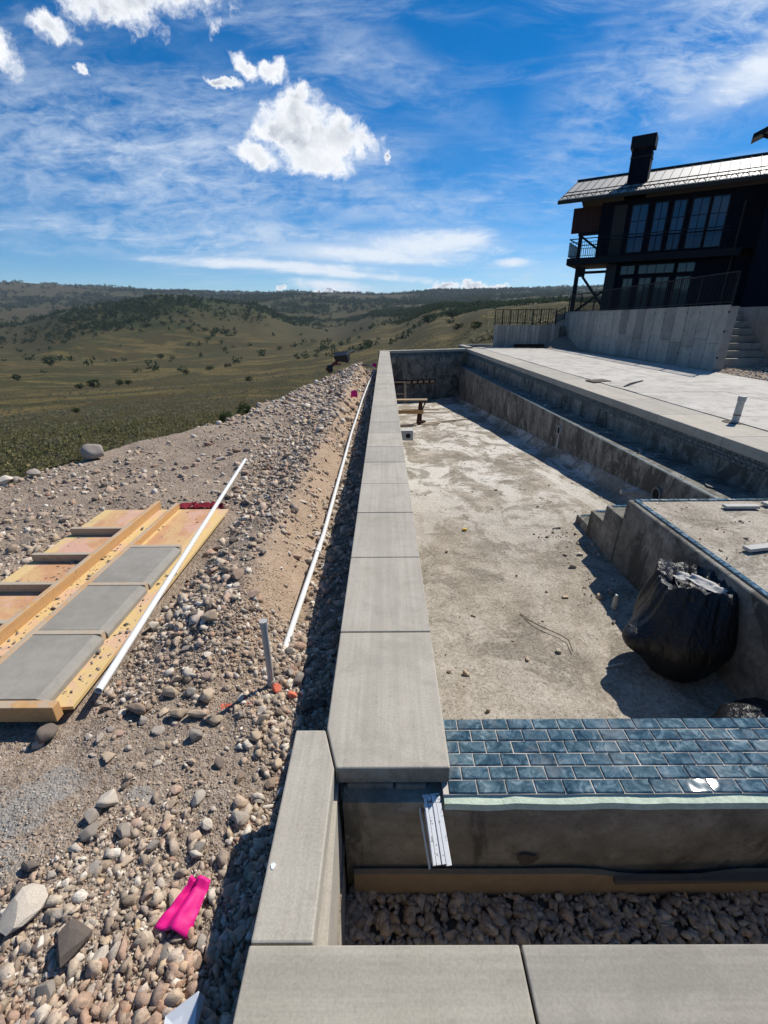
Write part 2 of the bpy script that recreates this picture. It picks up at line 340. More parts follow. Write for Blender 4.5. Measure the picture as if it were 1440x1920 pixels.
def mat_ply():
    m, t, b = material('plywood', .6, .35); P = pos(t)
    xv, yv, zv = t.add('ShaderNodeSeparateXYZ', {0: P}).outputs
    g = t.noise(t.scaled(P, (14, 1.1, 14)), 1.6, 5., .6, .6)
    c = t.mix(g, (.60, .40, .16), (.70, .52, .25))
    red = t.noise(P, 2.1, 5., .6, .4, 5.)
    k = t.step(red, .43, .54)
    bays = t.math('MULTIPLY', t.math('MAXIMUM', t.math('MULTIPLY', t.step(xv, -2.78, -2.74), t.math('SUBTRACT', 1., t.step(xv, -2.38, -2.35))), t.math('MULTIPLY', t.step(xv, -2.09, -2.06), t.math('SUBTRACT', 1., t.step(xv, -1.76, -1.73)))), t.math('ADD', .45, t.math('MULTIPLY', k, .55)))
    c = t.mix(t.math('MULTIPLY', bays, .80), c, (.50, .235, .13))
    k2 = t.step(t.noise(P, 3.4, 6., .65, .3, 9.), .50, .60)
    c = t.mix(t.math('MULTIPLY', k2, .65), c, (.62, .38, .30))
    mud = t.math('MULTIPLY', t.step(t.noise(P, 7., 7., .75, .5, 14.), .53, .66), t.step(t.noise(P, 1.1, 2., .5, 0., 18.), .42, .6))
    c = t.mix(t.math('MULTIPLY', mud, .85), c, (.34, .30, .25))
    sp = t.noise(P, 48., 3., .6, 0., 21.)
    c = t.mix(t.math('MULTIPLY', t.step(sp, .65, .70), .85), c, (.17, .16, .145))
    t.put(b.inputs['Base Color'], c); bump(t, b, g, .1, .003)
mat_ply()
def mat_tile(name, src='object', dim=1., mul=1.):
    m, t, b = material(name, .12, .5)
    P = pos(t); r = orand(t) if src == 'object' else isl(t)
    off = t.add('ShaderNodeCombineXYZ', {0: t.math('MULTIPLY', r, 31.), 1: t.math('MULTIPLY', r, 17.), 2: 0.}).outputs[0]
    Q = t.vmath('ADD', P, off)
    n = t.noise(Q, 19., 6., .65, 1.3); n2 = t.noise(Q, 70., 4., .65, .4, 3.)
    c = t.ramp(n, [(.34, tuple(v*mul for v in (.022, .044, .056))), (.47, tuple(v*mul for v in (.050, .092, .112))), (.57, tuple(v*mul for v in (.105, .165, .19))), (.70, tuple(v*mul for v in (.25, .31, .33)))])
    c = t.mix(.6, c, t.ramp(t.math('FRACT', t.math('MULTIPLY', r, 7.3)), [(0., (.50, .58, .64)), (.5, (1., 1., 1.)), (1., (1.6, 1.4, 1.25))]), 'MULTIPLY')
    du = t.noise(P, 6., 6., .7, .4, 44.)
    c = t.mix(t.math('MULTIPLY', t.step(du, .50, .66), .35), c, (.30, .31, .29))
    c = t.mix(t.math('MULTIPLY', t.step(n2, .55, .8), .35), c, (.30, .36, .36))
    t.put(b.inputs['Base Color'], c)
    b.inputs['Roughness'].default_value = .012; b.inputs['IOR'].default_value = 1.75; b.inputs['Specular IOR Level'].default_value = .5
    bump(t, b, t.noise(Q, 16., 0., .5, 0., 61.), .5, .0016)
mat_tile('teal_tile'); mat_tile('teal_tile_mass', 'island'); mat_tile('wall_tile', 'object', 1., .75)
for q_ in ('wall_tile', 'teal_tile_mass'):
    nt_ = MATS[q_].node_tree; b_ = nt_.nodes['Principled BSDF']; b_.inputs['Specular IOR Level'].default_value = .18
    for l_ in list(b_.inputs['Roughness'].links): nt_.links.remove(l_)
    b_.inputs['Roughness'].default_value = .4
def mat_bag():
    m, t, b = material('bag_plastic', .30, .5); P = objco(t)
    b.inputs['Base Color'].default_value = (.012, .0115, .012, 1)
    n = t.noise(t.scaled(P, (9, 9, 2.2)), 2.2, 5., .58, 1.1); n2 = t.noise(t.scaled(P, (1, 1, .5)), 26., 5., .6, 1.2, 3.)
    t.put(b.inputs['Roughness'], t.math('ADD', .26, t.math('MULTIPLY', n2, .22)))
    bump(t, b, t.math('ADD', n, t.math('MULTIPLY', n2, .25)), .55, .04)
mat_bag()
def mat_alu():
    m, t, b = material('aluminium', .35, .5); P = objco(t)
    sp = t.noise(P, 70., 3., .6); n = t.noise(t.scaled(P, (30, 30, 1)), 3., 4.)
    c = t.mix(t.step(sp, .60, .68), t.mix(n, (.78, .78, .77), (.88, .88, .86)), (.30, .29, .27))
    t.put(b.inputs['Base Color'], c); 
mat_alu()
def mat_glass(name, col):
    m, t, b = material(name, .03, .45); P = objco(t)
    n = t.noise(P, .7, 3.)
    t.put(b.inputs['Base Color'], t.mix(n, tuple(v*.7 for v in col), tuple(v*1.3 for v in col)))
mat_glass('upper_glass', (.010, .055, .12)); mat_glass('door_glass', (.014, .055, .06))
def mat_siding():
    m, t, b = material('dark_siding', .85, .12); P = objco(t)
    x = t.add('ShaderNodeSeparateXYZ', {0: P}).outputs[0]
    fr = t.math('FRACT', t.math('MULTIPLY', x, 1/.2))
    g = t.math('MULTIPLY', t.step(fr, .02, .06), t.math('SUBTRACT', 1., t.step(fr, .94, .98)))
    n = t.noise(t.scaled(P, (6, 6, .5)), 2., 5., .6)
    t.put(b.inputs['Base Color'], t.mix(n, (.003, .005, .011), (.008, .011, .020))); bump(t, b, g, .6, .02)
mat_siding()

def mat_terrain():
    m, t, b = material('valley_grass', .95, .08); P = pos(t)
    x, y, z = t.add('ShaderNodeSeparateXYZ', {0: P}).outputs
    r = t.math('SQRT', t.math('ADD', t.math('MULTIPLY', x, x), t.math('MULTIPLY', y, y)))
    big = t.noise(P, .0055, 6., .6, .6); mid = t.noise(P, .028, 7., .65, .5, 4.); sm = t.noise(P, .32, 7., .7, .3, 8.); ti = t.noise(P, 2.6, 6., .72, 0., 12.)
    f = t.math('ADD', t.math('MULTIPLY', big, .5), t.math('MULTIPLY', mid, .5))
    c = t.ramp(f, [(.38, (.030, .042, .016)), (.455, (.068, .064, .028)), (.52, (.115, .068, .036)), (.58, (.085, .080, .034)), (.68, (.165, .105, .052))])
    # straw coloured strips on the flat
    st = t.noise(t.scaled(P, (1, 2.6, 1)), .011, 6., .62, .8, 17.)
    fl = t.math('MULTIPLY', t.step(r, 30., 90.), t.math('SUBTRACT', 1., t.step(r, 700., 1000.)))
    c = t.mix(t.math('MULTIPLY', t.math('MULTIPLY', t.step(st, .505, .55), fl), .8), c, (.50, .345, .15))
    c = t.mix(t.math('MULTIPLY', t.step(t.noise(P, .013, 6., .65, .5, 23.), .50, .57), .65), c, (.135, .070, .040))
    c = t.mix(t.math('MULTIPLY', t.step(t.noise(P, .021, 7., .7, .6, 51.), .52, .58), .6), c, (.034, .044, .018))
    for sc_, lo, hi, am in ((.9, .22, .40, .60), (.30, .20, .42, .55), (.085, .16, .40, .55)):
        wp = t.vmath('ADD', P, t.vmath('SCALE', t.add('ShaderNodeTexNoise', {'Vector': P, 'Scale': sc_*1.7, 'Detail': 3.}).outputs[1], .7/sc_))
        vd = t.voro(wp, sc_, 'F1'); pk = t.noise(P, sc_*.16, 3., .5, 0., 41.)
        dot = t.math('MULTIPLY', t.math('SUBTRACT', 1., t.step(vd, lo, hi)), t.step(pk, .40, .56))
        c = t.mix(t.math('MULTIPLY', dot, am), c, (.034, .042, .022))
    # green grass close to the pad
    nr = t.math('SUBTRACT', 1., t.step(r, 14., 60.))
    c = t.mix(t.math('MULTIPLY', nr, .55), c, (.10, .112, .048))
    c = t.mix(.42, c, t.ramp(sm, [(.36, (.034, .038, .021)), (.50, (.10, .09, .052)), (.64, (.17, .14, .082))]))
    c = t.mix(.42, c, t.ramp(ti, [(.36, (.026, .030, .016)), (.50, (.10, .094, .054)), (.64, (.19, .165, .10))]))
    # oak brush and conifer cover on the heights
    hz = t.add('ShaderNodeAttribute', attribute_name='cover').outputs['Fac']
    br = t.noise(P, .05, 8., .7, .6, 29.)
    c = t.mix(t.math('MULTIPLY', t.step(t.math('ADD', hz, t.math('MULTIPLY', t.math('SUBTRACT', br, .5), 2.2)), .34, .58), .85), c, t.mix(sm, (.028, .048, .020), (.062, .086, .036)))
    c = t.mix(1., c, (.60, .60, .45), 'MULTIPLY')
    t.put(b.inputs['Base Color'], c)
    bump(t, b, t.math('ADD', t.math('MULTIPLY', sm, 1.0), t.math('MULTIPLY', ti, .35)), .8, .8)
mat_terrain()
def mat_leaf(name, a, b_, c_):
    m, t, b = material(name, .9, .1)
    P = pos(t)
    r = isl(t); n = t.noise(P, 3., 5., .7)
    c = t.ramp(r, [(0., a), (.5, b_), (1., c_)])
    c = t.mix(.6, c, t.ramp(n, [(.3, (.45, .45, .45)), (.7, (1.4, 1.4, 1.3))]), 'MULTIPLY')
    t.put(b.inputs['Base Color'], c)
    tr = t.add('ShaderNodeBsdfTranslucent', {'Color': c}); mx = t.add('ShaderNodeMixShader', {0: .38, 1: b.outputs[0], 2: tr.outputs[0]})
    t.l.new(mx.outputs[0], m.node_tree.nodes['Material Output'].inputs['Surface'])
mat_leaf('sage_leaf', (.16, .155, .095), (.235, .215, .14), (.33, .285, .19))
mat_leaf('oak_leaf', (.022, .040, .016), (.036, .058, .022), (.055, .076, .032))
mat_leaf('grass_leaf', (.12, .125, .055), (.18, .17, .08), (.33, .27, .14))
mat_leaf('twig', (.07, .05, .035), (.10, .075, .05), (.13, .10, .07))
mat_leaf('bush_leaf', (.030, .052, .020), (.055, .080, .030), (.085, .105, .042))

# ------------------------------------------------------------------ mesh helpers
class MB:
    def __init__(s): s.v = []; s.f = []
    def quad(s, a, b, c, d):
        n = len(s.v); s.v += [tuple(a), tuple(b), tuple(c), tuple(d)]; s.f.append((n, n+1, n+2, n+3)); return s
    def box(s, x0, x1, y0, y1, z0, z1):
        n = len(s.v)
        s.v += [(x, y, z) for z in (z0, z1) for y in (y0, y1) for x in (x0, x1)]
        s.f += [tuple(n+i for i in q) for q in ((0, 2, 3, 1), (4, 5, 7, 6), (0, 1, 5, 4), (2, 6, 7, 3), (0, 4, 6, 2), (1, 3, 7, 5))]; return s
    def hexa(s, p):                      # eight corners: lower four (ccw), upper four
        n = len(s.v); s.v += [tuple(q) for q in p]
        s.f += [tuple(n+i for i in q) for q in ((3, 2, 1, 0), (4, 5, 6, 7), (0, 1, 5, 4), (1, 2, 6, 5), (2, 3, 7, 6), (3, 0, 4, 7))]; return s
    def bar(s, a, b, w, h, up=(0, 0, 1)):
        a, b = Vector(a), Vector(b); d = (b-a).normalized(); u = Vector(up)
        if abs(d.dot(u)) > .95: u = Vector((0, 1, 0))
        x = d.cross(u).normalized()*w/2; z = x.cross(d).normalized()*h/2
        return s.hexa([a-x-z, a+x-z, b+x-z, b-x-z, a-x+z, a+x+z, b+x+z, b-x+z])
    def tube(s, pts, r, n=10, cap=True, r2=None):
        pts = [Vector(p) for p in pts]; base = len(s.v); k = len(pts)
        for i, p in enumerate(pts):
            d = (pts[min(i+1, k-1)]-pts[max(i-1, 0)]).normalized()
            u = Vector((0, 0, 1)) if abs(d.z) < .9 else Vector((1, 0, 0))
            a = d.cross(u).normalized(); b = a.cross(d)
            rr = r if r2 is None else r+(r2-r)*i/(k-1)
            for j in range(n):
                q = 2*math.pi*j/n; s.v.append(tuple(p+a*(rr*math.cos(q))+b*(rr*math.sin(q))))
        for i in range(k-1):
            for j in range(n):
                a0 = base+i*n+j; a1 = base+i*n+(j+1) % n; s.f.append((a0, a1, a1+n, a0+n))
        if cap:
            s.f.append(tuple(base+j for j in reversed(range(n)))); s.f.append(tuple(base+(k-1)*n+j for j in range(n)))
        return s
    def pipe(s, a, b, r, ri, n=16):      # open ended hollow pipe
        a, b = Vector(a), Vector(b); d = (b-a).normalized(); u = Vector((0, 0, 1)) if abs(d.z) < .9 else Vector((1, 0, 0))
        x = d.cross(u).normalized(); y = x.cross(d); base = len(s.v)
        for p, rr in ((a, r), (b, r), (b, ri), (a, ri)):
            for j in range(n):
                q = 2*math.pi*j/n; s.v.append(tuple(p+x*(rr*math.cos(q))+y*(rr*math.sin(q))))
        for i in range(4):
            for j in range(n):
                i2 = (i+1) % 4; s.f.append((base+i*n+j, base+i*n+(j+1) % n, base+i2*n+(j+1) % n, base+i2*n+j))
        return s
    def mesh(s, name):
        me = bpy.data.meshes.new(name); me.from_pydata(s.v, [], s.f); me.update(); return me

def link(name, me, mat=None, parent=None, smooth=False):
    o = bpy.data.objects.new(name, me); COL.objects.link(o)
    if mat and not me.materials: me.materials.append(MATS[mat])
    if smooth:
        me.polygons.foreach_set('use_smooth', [True]*len(me.polygons)); me.set_sharp_from_angle(angle=rad(55))
    if parent is not None: setparent(o, parent)
    return o
def setparent(o, p):
    o.parent = p
    if p.type == 'EMPTY' and not p.get('local'): o.matrix_parent_inverse = Matrix.Translation(-p.location)
def obj(name, mb, mat, parent=None, smooth=False, bev=0., seg=2):
    me = mb.mesh(name)
    bm = bmesh.new(); bm.from_mesh(me)
    bmesh.ops.recalc_face_normals(bm, faces=bm.faces)
    if bev:
        es = [e for e in bm.edges if len(e.link_faces) == 2 and e.calc_face_angle(0) > .6]
        bmesh.ops.bevel(bm, geom=es, offset=bev, segments=seg, affect='EDGES', profile=.5)
    bm.to_mesh(me); bm.free()
    return link(name, me, mat, parent, smooth)
def tag(o, label, cat, group=None, kind=None):
    o['label'] = label; o['category'] = cat
    if group: o['group'] = group
    if kind: o['kind'] = kind
    return o
def thing(name, loc, label, cat, group=None, rz=None):
    o = bpy.data.objects.new(name, None); COL.objects.link(o); o.location = loc; o.empty_display_size = .2
    if rz is not None: o.rotation_euler = (0, 0, rz); o['local'] = 1
    return tag(o, label, cat, group)
def struct(o): o['kind'] = 'structure'; return o
def stuff(o): o['kind'] = 'stuff'; return o

def hash2(ix, iy, seed):
    h = (ix.astype(np.int64)*374761393 + iy.astype(np.int64)*668265263 + seed*974711) & 0x7fffffff
    h = ((h ^ (h >> 13))*1274126177) & 0x7fffffff
    return ((h ^ (h >> 16)) & 0xffff)/65535.
def vnoise(x, y, seed=0):
    x = np.asarray(x, float); y = np.asarray(y, float)
    ix, iy = np.floor(x), np.floor(y); fx, fy = x-ix, y-iy
    fx = fx*fx*(3-2*fx); fy = fy*fy*(3-2*fy)
    a, b = hash2(ix, iy, seed), hash2(ix+1, iy, seed); c, d = hash2(ix, iy+1, seed), hash2(ix+1, iy+1, seed)
    return (a*(1-fx)+b*fx)*(1-fy)+(c*(1-fx)+d*fx)*fy - .5
def fbm(x, y, octs=4, seed=0):
    s = 0; a = 1.
    for i in range(octs): s = s + a*vnoise(x*2**i+i*13.7, y*2**i-i*7.3, seed+i); a *= .5
    return s
def sstep(x, a, b):
    t = np.clip((np.asarray(x, float)-a)/(b-a), 0, 1); return t*t*(3-2*t)
def grid_mesh(name, X, Y, Z):
    n, m = X.shape
    v = np.stack([X, Y, Z], -1).reshape(-1, 3)
    i = np.arange(n*m).reshape(n, m)
    f = np.stack([i[:-1, :-1], i[:-1, 1:], i[1:, 1:], i[1:, :-1]], -1).reshape(-1, 4)
    return np_mesh(name, v, f)
def np_mesh(name, v, f):
    me = bpy.data.meshes.new(name); k = f.shape[1]
    me.vertices.add(len(v)); me.vertices.foreach_set('co', np.ascontiguousarray(v, np.float32).ravel())
    me.loops.add(f.size); me.loops.foreach_set('vertex_index', np.ascontiguousarray(f, np.int32).ravel())
    me.polygons.add(len(f)); me.polygons.foreach_set('loop_start', np.arange(0, f.size, k, dtype=np.int32))
    me.update(calc_edges=True); me.validate(); return me

# ------------------------------------------------------------------ valley terrain
RK = np.array([0, 10, 25, 60, 150, 300, 500, 700, 1000, 1250, 1600, 2000, 3000, 4500, 7000.])
AZ = {-180: [-1, -1.5, -2.5, -5, -9, -15, -20, -20, -10, 0, 10, 30, 90, 130, 130],
      -90: [-.9, -1.6, -3.2, -8, -18, -30, -40, -40, -20, -10, 10, 40, 150, 230, 200],
      -44: [-.9, -1.6, -3.2, -8, -18, -30, -41, -44, -42, -36, -18, 0, 70, 270, 230],
      -38: [-.9, -1.6, -3.2, -8, -18, -30, -41, -44, -38, -20, -14, 0, 70, 250, 220],
      -30: [-.9, -1.6, -3.2, -8, -18, -30, -41, -44, -8, 26, -6, 10, 90, 225, 210],
      -22: [-.9, -1.6, -3.2, -8, -18, -30, -41, -43, 6, 44, 6, 16, 100, 205, 200],
      -15: [-.9, -1.6, -3.2, -8, -18, -29, -39, -42, -10, 26, 2, 20, 110, 205, 200],
      -10: [-.9, -1.6, -3.2, -8, -17, -27, -36, -40, -34, -14, -8, 28, 120, 215, 200],
      -6: [-.9, -1.6, -3.2, -7.5, -16, -25, -33, -38, -37, -30, -10, 30, 110, 205, 200],
      0: [-.9, -1.7, -3.0, -7, -13, -20, -24, -22, -6, 6, 12, 40, 100, 190, 190],
      7: [-.9, -1.7, -2.6, -4.0, -7, -8, -4, 6, 25, 16, 18, 40, 100, 205, 190],
      12: [-.9, -1.4, -2.0, -1.4, 0, 3, 7, 12, 20, 24, 30, 50, 110, 215, 190],
      18: [-.9, -1.2, -1.2, 0.2, 3, 6, 10, 14, 20, 26, 34, 60, 120, 215, 190],
      30: [-.9, -1, -.6, 1.0, 4, 8, 12, 16, 24, 30, 40, 60, 120, 200, 190],
      90: [-.9, -.8, -.6, 1.2, 4, 8, 12, 16, 24, 30, 40, 60, 120, 180, 170],
      180: [-1, -1.5, -2.5, -5, -9, -15, -20, -20, -10, 0, 10, 30, 90, 130, 130]}
AZK = np.array(sorted(AZ)); TAB = np.array([AZ[a] for a in AZK], float)
def terrain(x, y, noise=True):
    x = np.asarray(x, float); y = np.asarray(y, float)
    r = np.hypot(x, y); az = np.degrees(np.arctan2(x, y))
    lr = np.log(r+8); lk = np.log(RK+8)
    j = np.clip(np.searchsorted(AZK, az, side='right')-1, 0, len(AZK)-2)
    ta = (az-AZK[j])/(AZK[j+1]-AZK[j]); ta = ta*ta*(3-2*ta)
    i = np.clip(np.searchsorted(lk, lr, side='right')-1, 0, len(RK)-2)
    tr = np.clip((lr-lk[i])/(lk[i+1]-lk[i]), 0, 1)
    def seg(jj):
        return TAB[jj, i]*(1-tr)+TAB[jj, i+1]*tr
    z = seg(j)*(1-ta)+seg(j+1)*ta
    if noise:
        for k, wl in enumerate((900, 420, 200, 95, 45, 20, 8, 3, 1.2)):
            amp = (.060 if wl > 90 else .045)*wl*np.clip(r/(wl*4), 0, 1)**1.5
            if k == 0: amp = amp*1.2
            if wl in (200, 95): amp = amp*1.45
            n = vnoise(x/wl+5.3*k, y/wl-3.1*k, 40+k)
            if wl > 90: n = .25-np.abs(n)      # ridged
            z = z + amp*n*sstep(r, 6, 14)
    # dug out under the pool and its deck
    k = sstep(x, -2.2, -.6)*(1-sstep(x, 13, 16))*sstep(y, -8, -5)*(1-sstep(y, 24.5, 26.5))
    return z - 3.2*k
azs = np.concatenate([np.arange(-180, -56, 4.), np.arange(-56, 56, .21), np.arange(56, 180.1, 4.)])
rs = np.concatenate([[0., 1.5], np.geomspace(3, 9000, 250)])
Rg, Ag = np.meshgrid(rs, np.radians(azs), indexing='ij')
TX, TY = Rg*np.sin(Ag), Rg*np.cos(Ag); TZ = terrain(TX, TY)
me = grid_mesh('valley_ground', TX, TY, TZ)
def cover(x, y, z):
    r = np.hypot(x, y); az = np.degrees(np.arctan2(x, y))
    mid = sstep(r, 700, 850)*(1-sstep(r, 1500, 1800))
    c = .06 + .52*sstep(z, -36, 16)*mid
    c = c + .36*sstep(r, 1900, 2600)
    c = c + .70*fbm(x/330., y/330., 4, 90)*sstep(r, 300, 700)
    c = c + .42*np.exp(-((az+6.5)/4.)**2)*sstep(r, 450, 560)*(1-sstep(r, 760, 1000))   # thicket in the draw
    c = c + .34*np.exp(-((az-8)/6.)**2)*sstep(r, 450, 700)
    return c
a = me.attributes.new('cover', 'FLOAT', 'POINT'); a.data.foreach_set('value', cover(TX, TY, TZ).ravel().astype(np.float32))
struct(link('valley_ground', me, 'valley_grass', None, True))

# ------------------------------------------------------------------ rubble pad on the left of the pool
EY = [-4, 0, 3, 4.8, 5.6, 6.5, 7.4, 8.9, 12.5, 16.5, 18.2, 19.4, 21]; EX = [-7, -6.2, -5.4, -4.9, -4.45, -4.25, -3.75, -3.1, -2.45, -1.75, -1.45, -.9, -.5]
def pad(x, y):
    x = np.asarray(x, float); y = np.asarray(y, float)
    z = -.345 + .05*fbm(x/.9, y/.9, 3, 3) + .030*fbm(x/.22, y/.22, 3, 8)
    k = sstep(y, 1.7, 2.6)
    z = z - k*.115*sstep(x, -.98, -.64) + k*.10*sstep(x, -1.5, -.95)*(1-sstep(x, -.98, -.66)) + k*.05*np.exp(-((x+1.15)/.35)**2)
    z = z + .05*np.exp(-((x+1.0)/.5)**2)*sstep(y, 9, 14)
    fl = sstep(x, -3.15, -2.95)*(1-sstep(x, -1.5, -1.35))*sstep(y, 1.35, 1.55)*(1-sstep(y, 4.4, 4.7))
    z = z*(1-fl) + fl*(-.372+.012*fbm(x/.2, y/.2, 2, 5))
    e = np.interp(y, EY, EX) + .32*fbm(y/.9, x*0, 3, 21)
    d = np.maximum(e-x, 0); z = z - .62*d - .05*np.minimum(d*4, 1)
    d2 = np.maximum(y-19.0-.3*fbm(x/.5, y*0, 2, 23), 0); z = z - .55*d2
    return z
gx = np.concatenate([np.arange(-10, -4.6, .12), np.arange(-4.6, -.16, .04), [-.16]]); gy = np.concatenate([np.arange(-3, 0, .15), np.arange(0, 6, .035), np.arange(6, 23, .07)])
GX, GY = np.meshgrid(gx, gy)
struct(link('rubble_ground', grid_mesh('rubble_ground', GX, GY, pad(GX, GY)), 'dirt', None, True))

# ------------------------------------------------------------------ main pool wall with its coping
XL, XR = -.238, .224
wall = thing('pool_wall', (0, 12, -.4), 'long straight concrete pool wall capped by a row of wide smooth coping slabs', 'wall')
obj('wall_core', MB().box(-.165, .15, 1.19, 23.4, -2.9, -.082), 'wall_concrete', wall)
def coping_piece(x0, x1, y0, y1, z0=-.08, z1=0., corners=None, mat='coping_concrete', parent=None, bev=.014):
    mb = MB()
    c = corners or [(x0, y0), (x1, y0), (x1, y1), (x0, y1)]
    mb.hexa([(a, b, z0) for a, b in c]+[(a, b, z1) for a, b in c])
    return obj('coping_slab', mb, mat, parent, False, bev, 3)
ys = [1.152, 1.925, 2.72, 3.49, 4.21, 4.93, 5.60]
while ys[-1] < 23: ys.append(ys[-1]+.735)
ys[-1] = 23.42
for i, (a0, a1) in enumerate(zip(ys[:-1], ys[1:])):
    g = .0035
    co = None
    if i == 0: co = [(-.190, a0), (XR, a0), (XR, a1-g), (XL, a1-g), ]
    if i == 0:
        mb = MB(); pl = [(-.186, a0), (XR, a0), (XR, a1-g), (XL, a1-g), (XL, 1.325)]
        n = len(pl); mb.v = [(p[0], p[1], -.08) for p in pl]+[(p[0], p[1], 0) for p in pl]
        mb.f = [tuple(reversed(range(n))), tuple(range(n, 2*n))]+[(k, (k+1) % n, n+(k+1) % n, n+k) for k in range(n)]
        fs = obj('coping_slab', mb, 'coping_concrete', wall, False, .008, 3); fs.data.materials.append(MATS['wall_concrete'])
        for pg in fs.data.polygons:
            if pg.normal.y < -.9: pg.material_index = 1  # raw-cut near end; its darker colour also deepens the shade there
    else:
        dz = random.uniform(-.0015, .0015)
        coping_piece(XL, XR, a0+g, a1-g, -.08+dz, dz, parent=wall, bev=.006)
obj('joint_filler', MB().box(XL+.02, XR-.02, 1.20, 23.4, -.081, -.014), 'joint_gap', wall)
# dark shim under the first slab end
obj('mortar_bed', MB().box(-.15, .02, 1.150, 1.188, -.128, -.083).box(.03, .14, 1.146, 1.186, -.150, -.083), 'wall_concrete', wall, False, .006)

# low kerb wall round the trough: side piece and near pieces
kerb = thing('trough_kerb', (0, .6, -.4), 'concrete coping kerb bordering the gravel trough at the bottom of the view', 'kerb')
mb = MB(); pl = [(-.357, .6545), (-.196, .6545), (-.1915, 1.152), (-.2425, 1.318), (-.357, 1.318)]
n = len(pl); mb.v = [(p[0], p[1], -.09) for p in pl]+[(p[0], p[1], 0) for p in pl]; mb.f = [tuple(reversed(range(n))), tuple(range(n, 2*n))]+[(k, (k+1) % n, n+(k+1) % n, n+k) for k in range(n)]
obj('coping_slab', mb, 'coping_concrete', kerb, False, .006, 2)
coping_piece(-.359, .333, .18, .651, -.09, 0, mat='coping_concrete_cross', parent=kerb, bev=.005)
for k in range(4): coping_piece(.339+k*.70, 1.033+k*.70, .18, .651, -.09, 0, mat='coping_concrete_cross', parent=kerb, bev=.005)
obj('kerb_side', MB().hexa([(-.34, .66, -.9), (-.135, .64, -.9), (-.165, 1.2, -.9), (-.34, 1.30, -.9), (-.34, .66, -.091), (-.165, .64, -.091), (-.183, 1.2, -.091), (-.34, 1.30, -.091)]), 'coping_concrete', kerb)
obj('kerb_near', MB().box(-.33, 3.1, .2, .60, -.9, -.091), 'wall_concrete', kerb)
obj('joint_filler', MB().box(-.33, 3.1, .2, .64, -.090, -.014).box(-.33, -.21, .66, 1.3, -.090, -.014), 'joint_gap', kerb)
# ground behind the camera side
struct(obj('near_ground', MB().box(-.36, 16, -12, .19, -1.2, -.06), 'dirt'))

# trough bed
struct(obj('trough_bed', MB().quad((-.3, .55, -.60), (3.2, .55, -.60), (3.2, 1.2, -.60), (-.3, 1.2, -.60)), 'dark_soil'))

# ------------------------------------------------------------------ spa dam wall with glazed tiles
dam = thing('tiled_dam_wall', (1.2, 1.3, -.5), 'low concrete dam wall topped with rows of glossy teal tiles', 'wall')
DZ0, DZ1 = -.0830, -.0795; DY0, DY1 = 1.112, 1.440
tilt = (DZ1-DZ0)/(DY1-DY0)
def damz(y): return DZ0+(y-DY0)*tilt
obj('dam_core', MB().hexa([(-.16, 1.085, -1.2), (3.4, 1.085, -1.2), (3.4, 1.43, -1.2), (-.16, 1.43, -1.2), (-.16, 1.098, damz(1.09)-.022), (3.4, 1.098, damz(1.09)-.022), (3.4, 1.43, damz(1.43)-.013), (-.16, 1.43, damz(1.43)-.013)]), 'wall_concrete', dam)
obj('grout_bed', MB().hexa([(.198, DY0, damz(DY0)-.03), (3.3, DY0, damz(DY0)-.03), (3.3, DY1-.004, damz(DY1)-.03), (.198, DY1-.004, damz(DY1)-.03), (.198, DY0, damz(DY0)-.0015), (3.3, DY0, damz(DY0)-.0015), (3.3, DY1-.004, damz(DY1)-.0015), (.198, DY1-.004, damz(DY1)-.0015)]), 'grout', dam)
mb = MB()
xs = np.arange(.20, 3.3, .05)
for i in range(len(xs)-1):
    def cy(x): return 1.087+.006*float(vnoise(x*9, 0, 5)), damz(1.1)-.012+.006*float(vnoise(x*13, 3, 6))
    (a0, b0), (a1, b1) = cy(xs[i]), cy(xs[i+1])
    mb.hexa([(xs[i], a0-.004, b0-.03), (xs[i+1], a1-.004, b1-.03), (xs[i+1], 1.113, b1-.03), (xs[i], 1.113, b0-.03), (xs[i], a0, b0-.004), (xs[i+1], a1, b1-.004), (xs[i+1], 1.113, b1+.004), (xs[i], 1.113, b0+.004)])
obj('caulk_strip', mb, 'caulk', dam)
def tile_mesh(name, w, h, th, bev=.004):
    mb = MB(); x, y, b = w/2, h/2, bev
    r = [(-x, -y, -.006), (x, -y, -.006), (x, y, -.006), (-x, y, -.006), (-x, -y, th-b), (x, -y, th-b), (x, y, th-b), (-x, y, th-b), (-x+b, -y+b, th), (x-b, -y+b, th), (x-b, y-b, th), (-x+b, y-b, th)]
    mb.v = r; mb.f = [(8, 9, 10, 11)]+[(a, (a+1) % 4, 4+(a+1) % 4, 4+a) for a in range(4)]+[(4+a, 4+(a+1) % 4, 8+(a+1) % 4, 8+a) for a in range(4)]
    me = mb.mesh(name); me.materials.append(MATS['teal_tile']); return me
PITCHX, PITCHY = .1045, (DY1-DY0)/6
tm = tile_mesh('tile', PITCHX-.0042, PITCHY-.0042, .0035, .003)
for r in range(6):
    y = DY0+PITCHY*(r+.5)
    x = .165 + (0 if r % 2 == 0 else .052) + .004*r
    while x < 2.3:
        if x > (.245 if r == 0 else .17):
            o = link('tile', tm, None, dam); o.location = (x, y, damz(y))
            o.rotation_euler = (math.atan(tilt)+random.gauss(0, .016), random.gauss(0, .016), random.gauss(0, .004))
        x += PITCHX
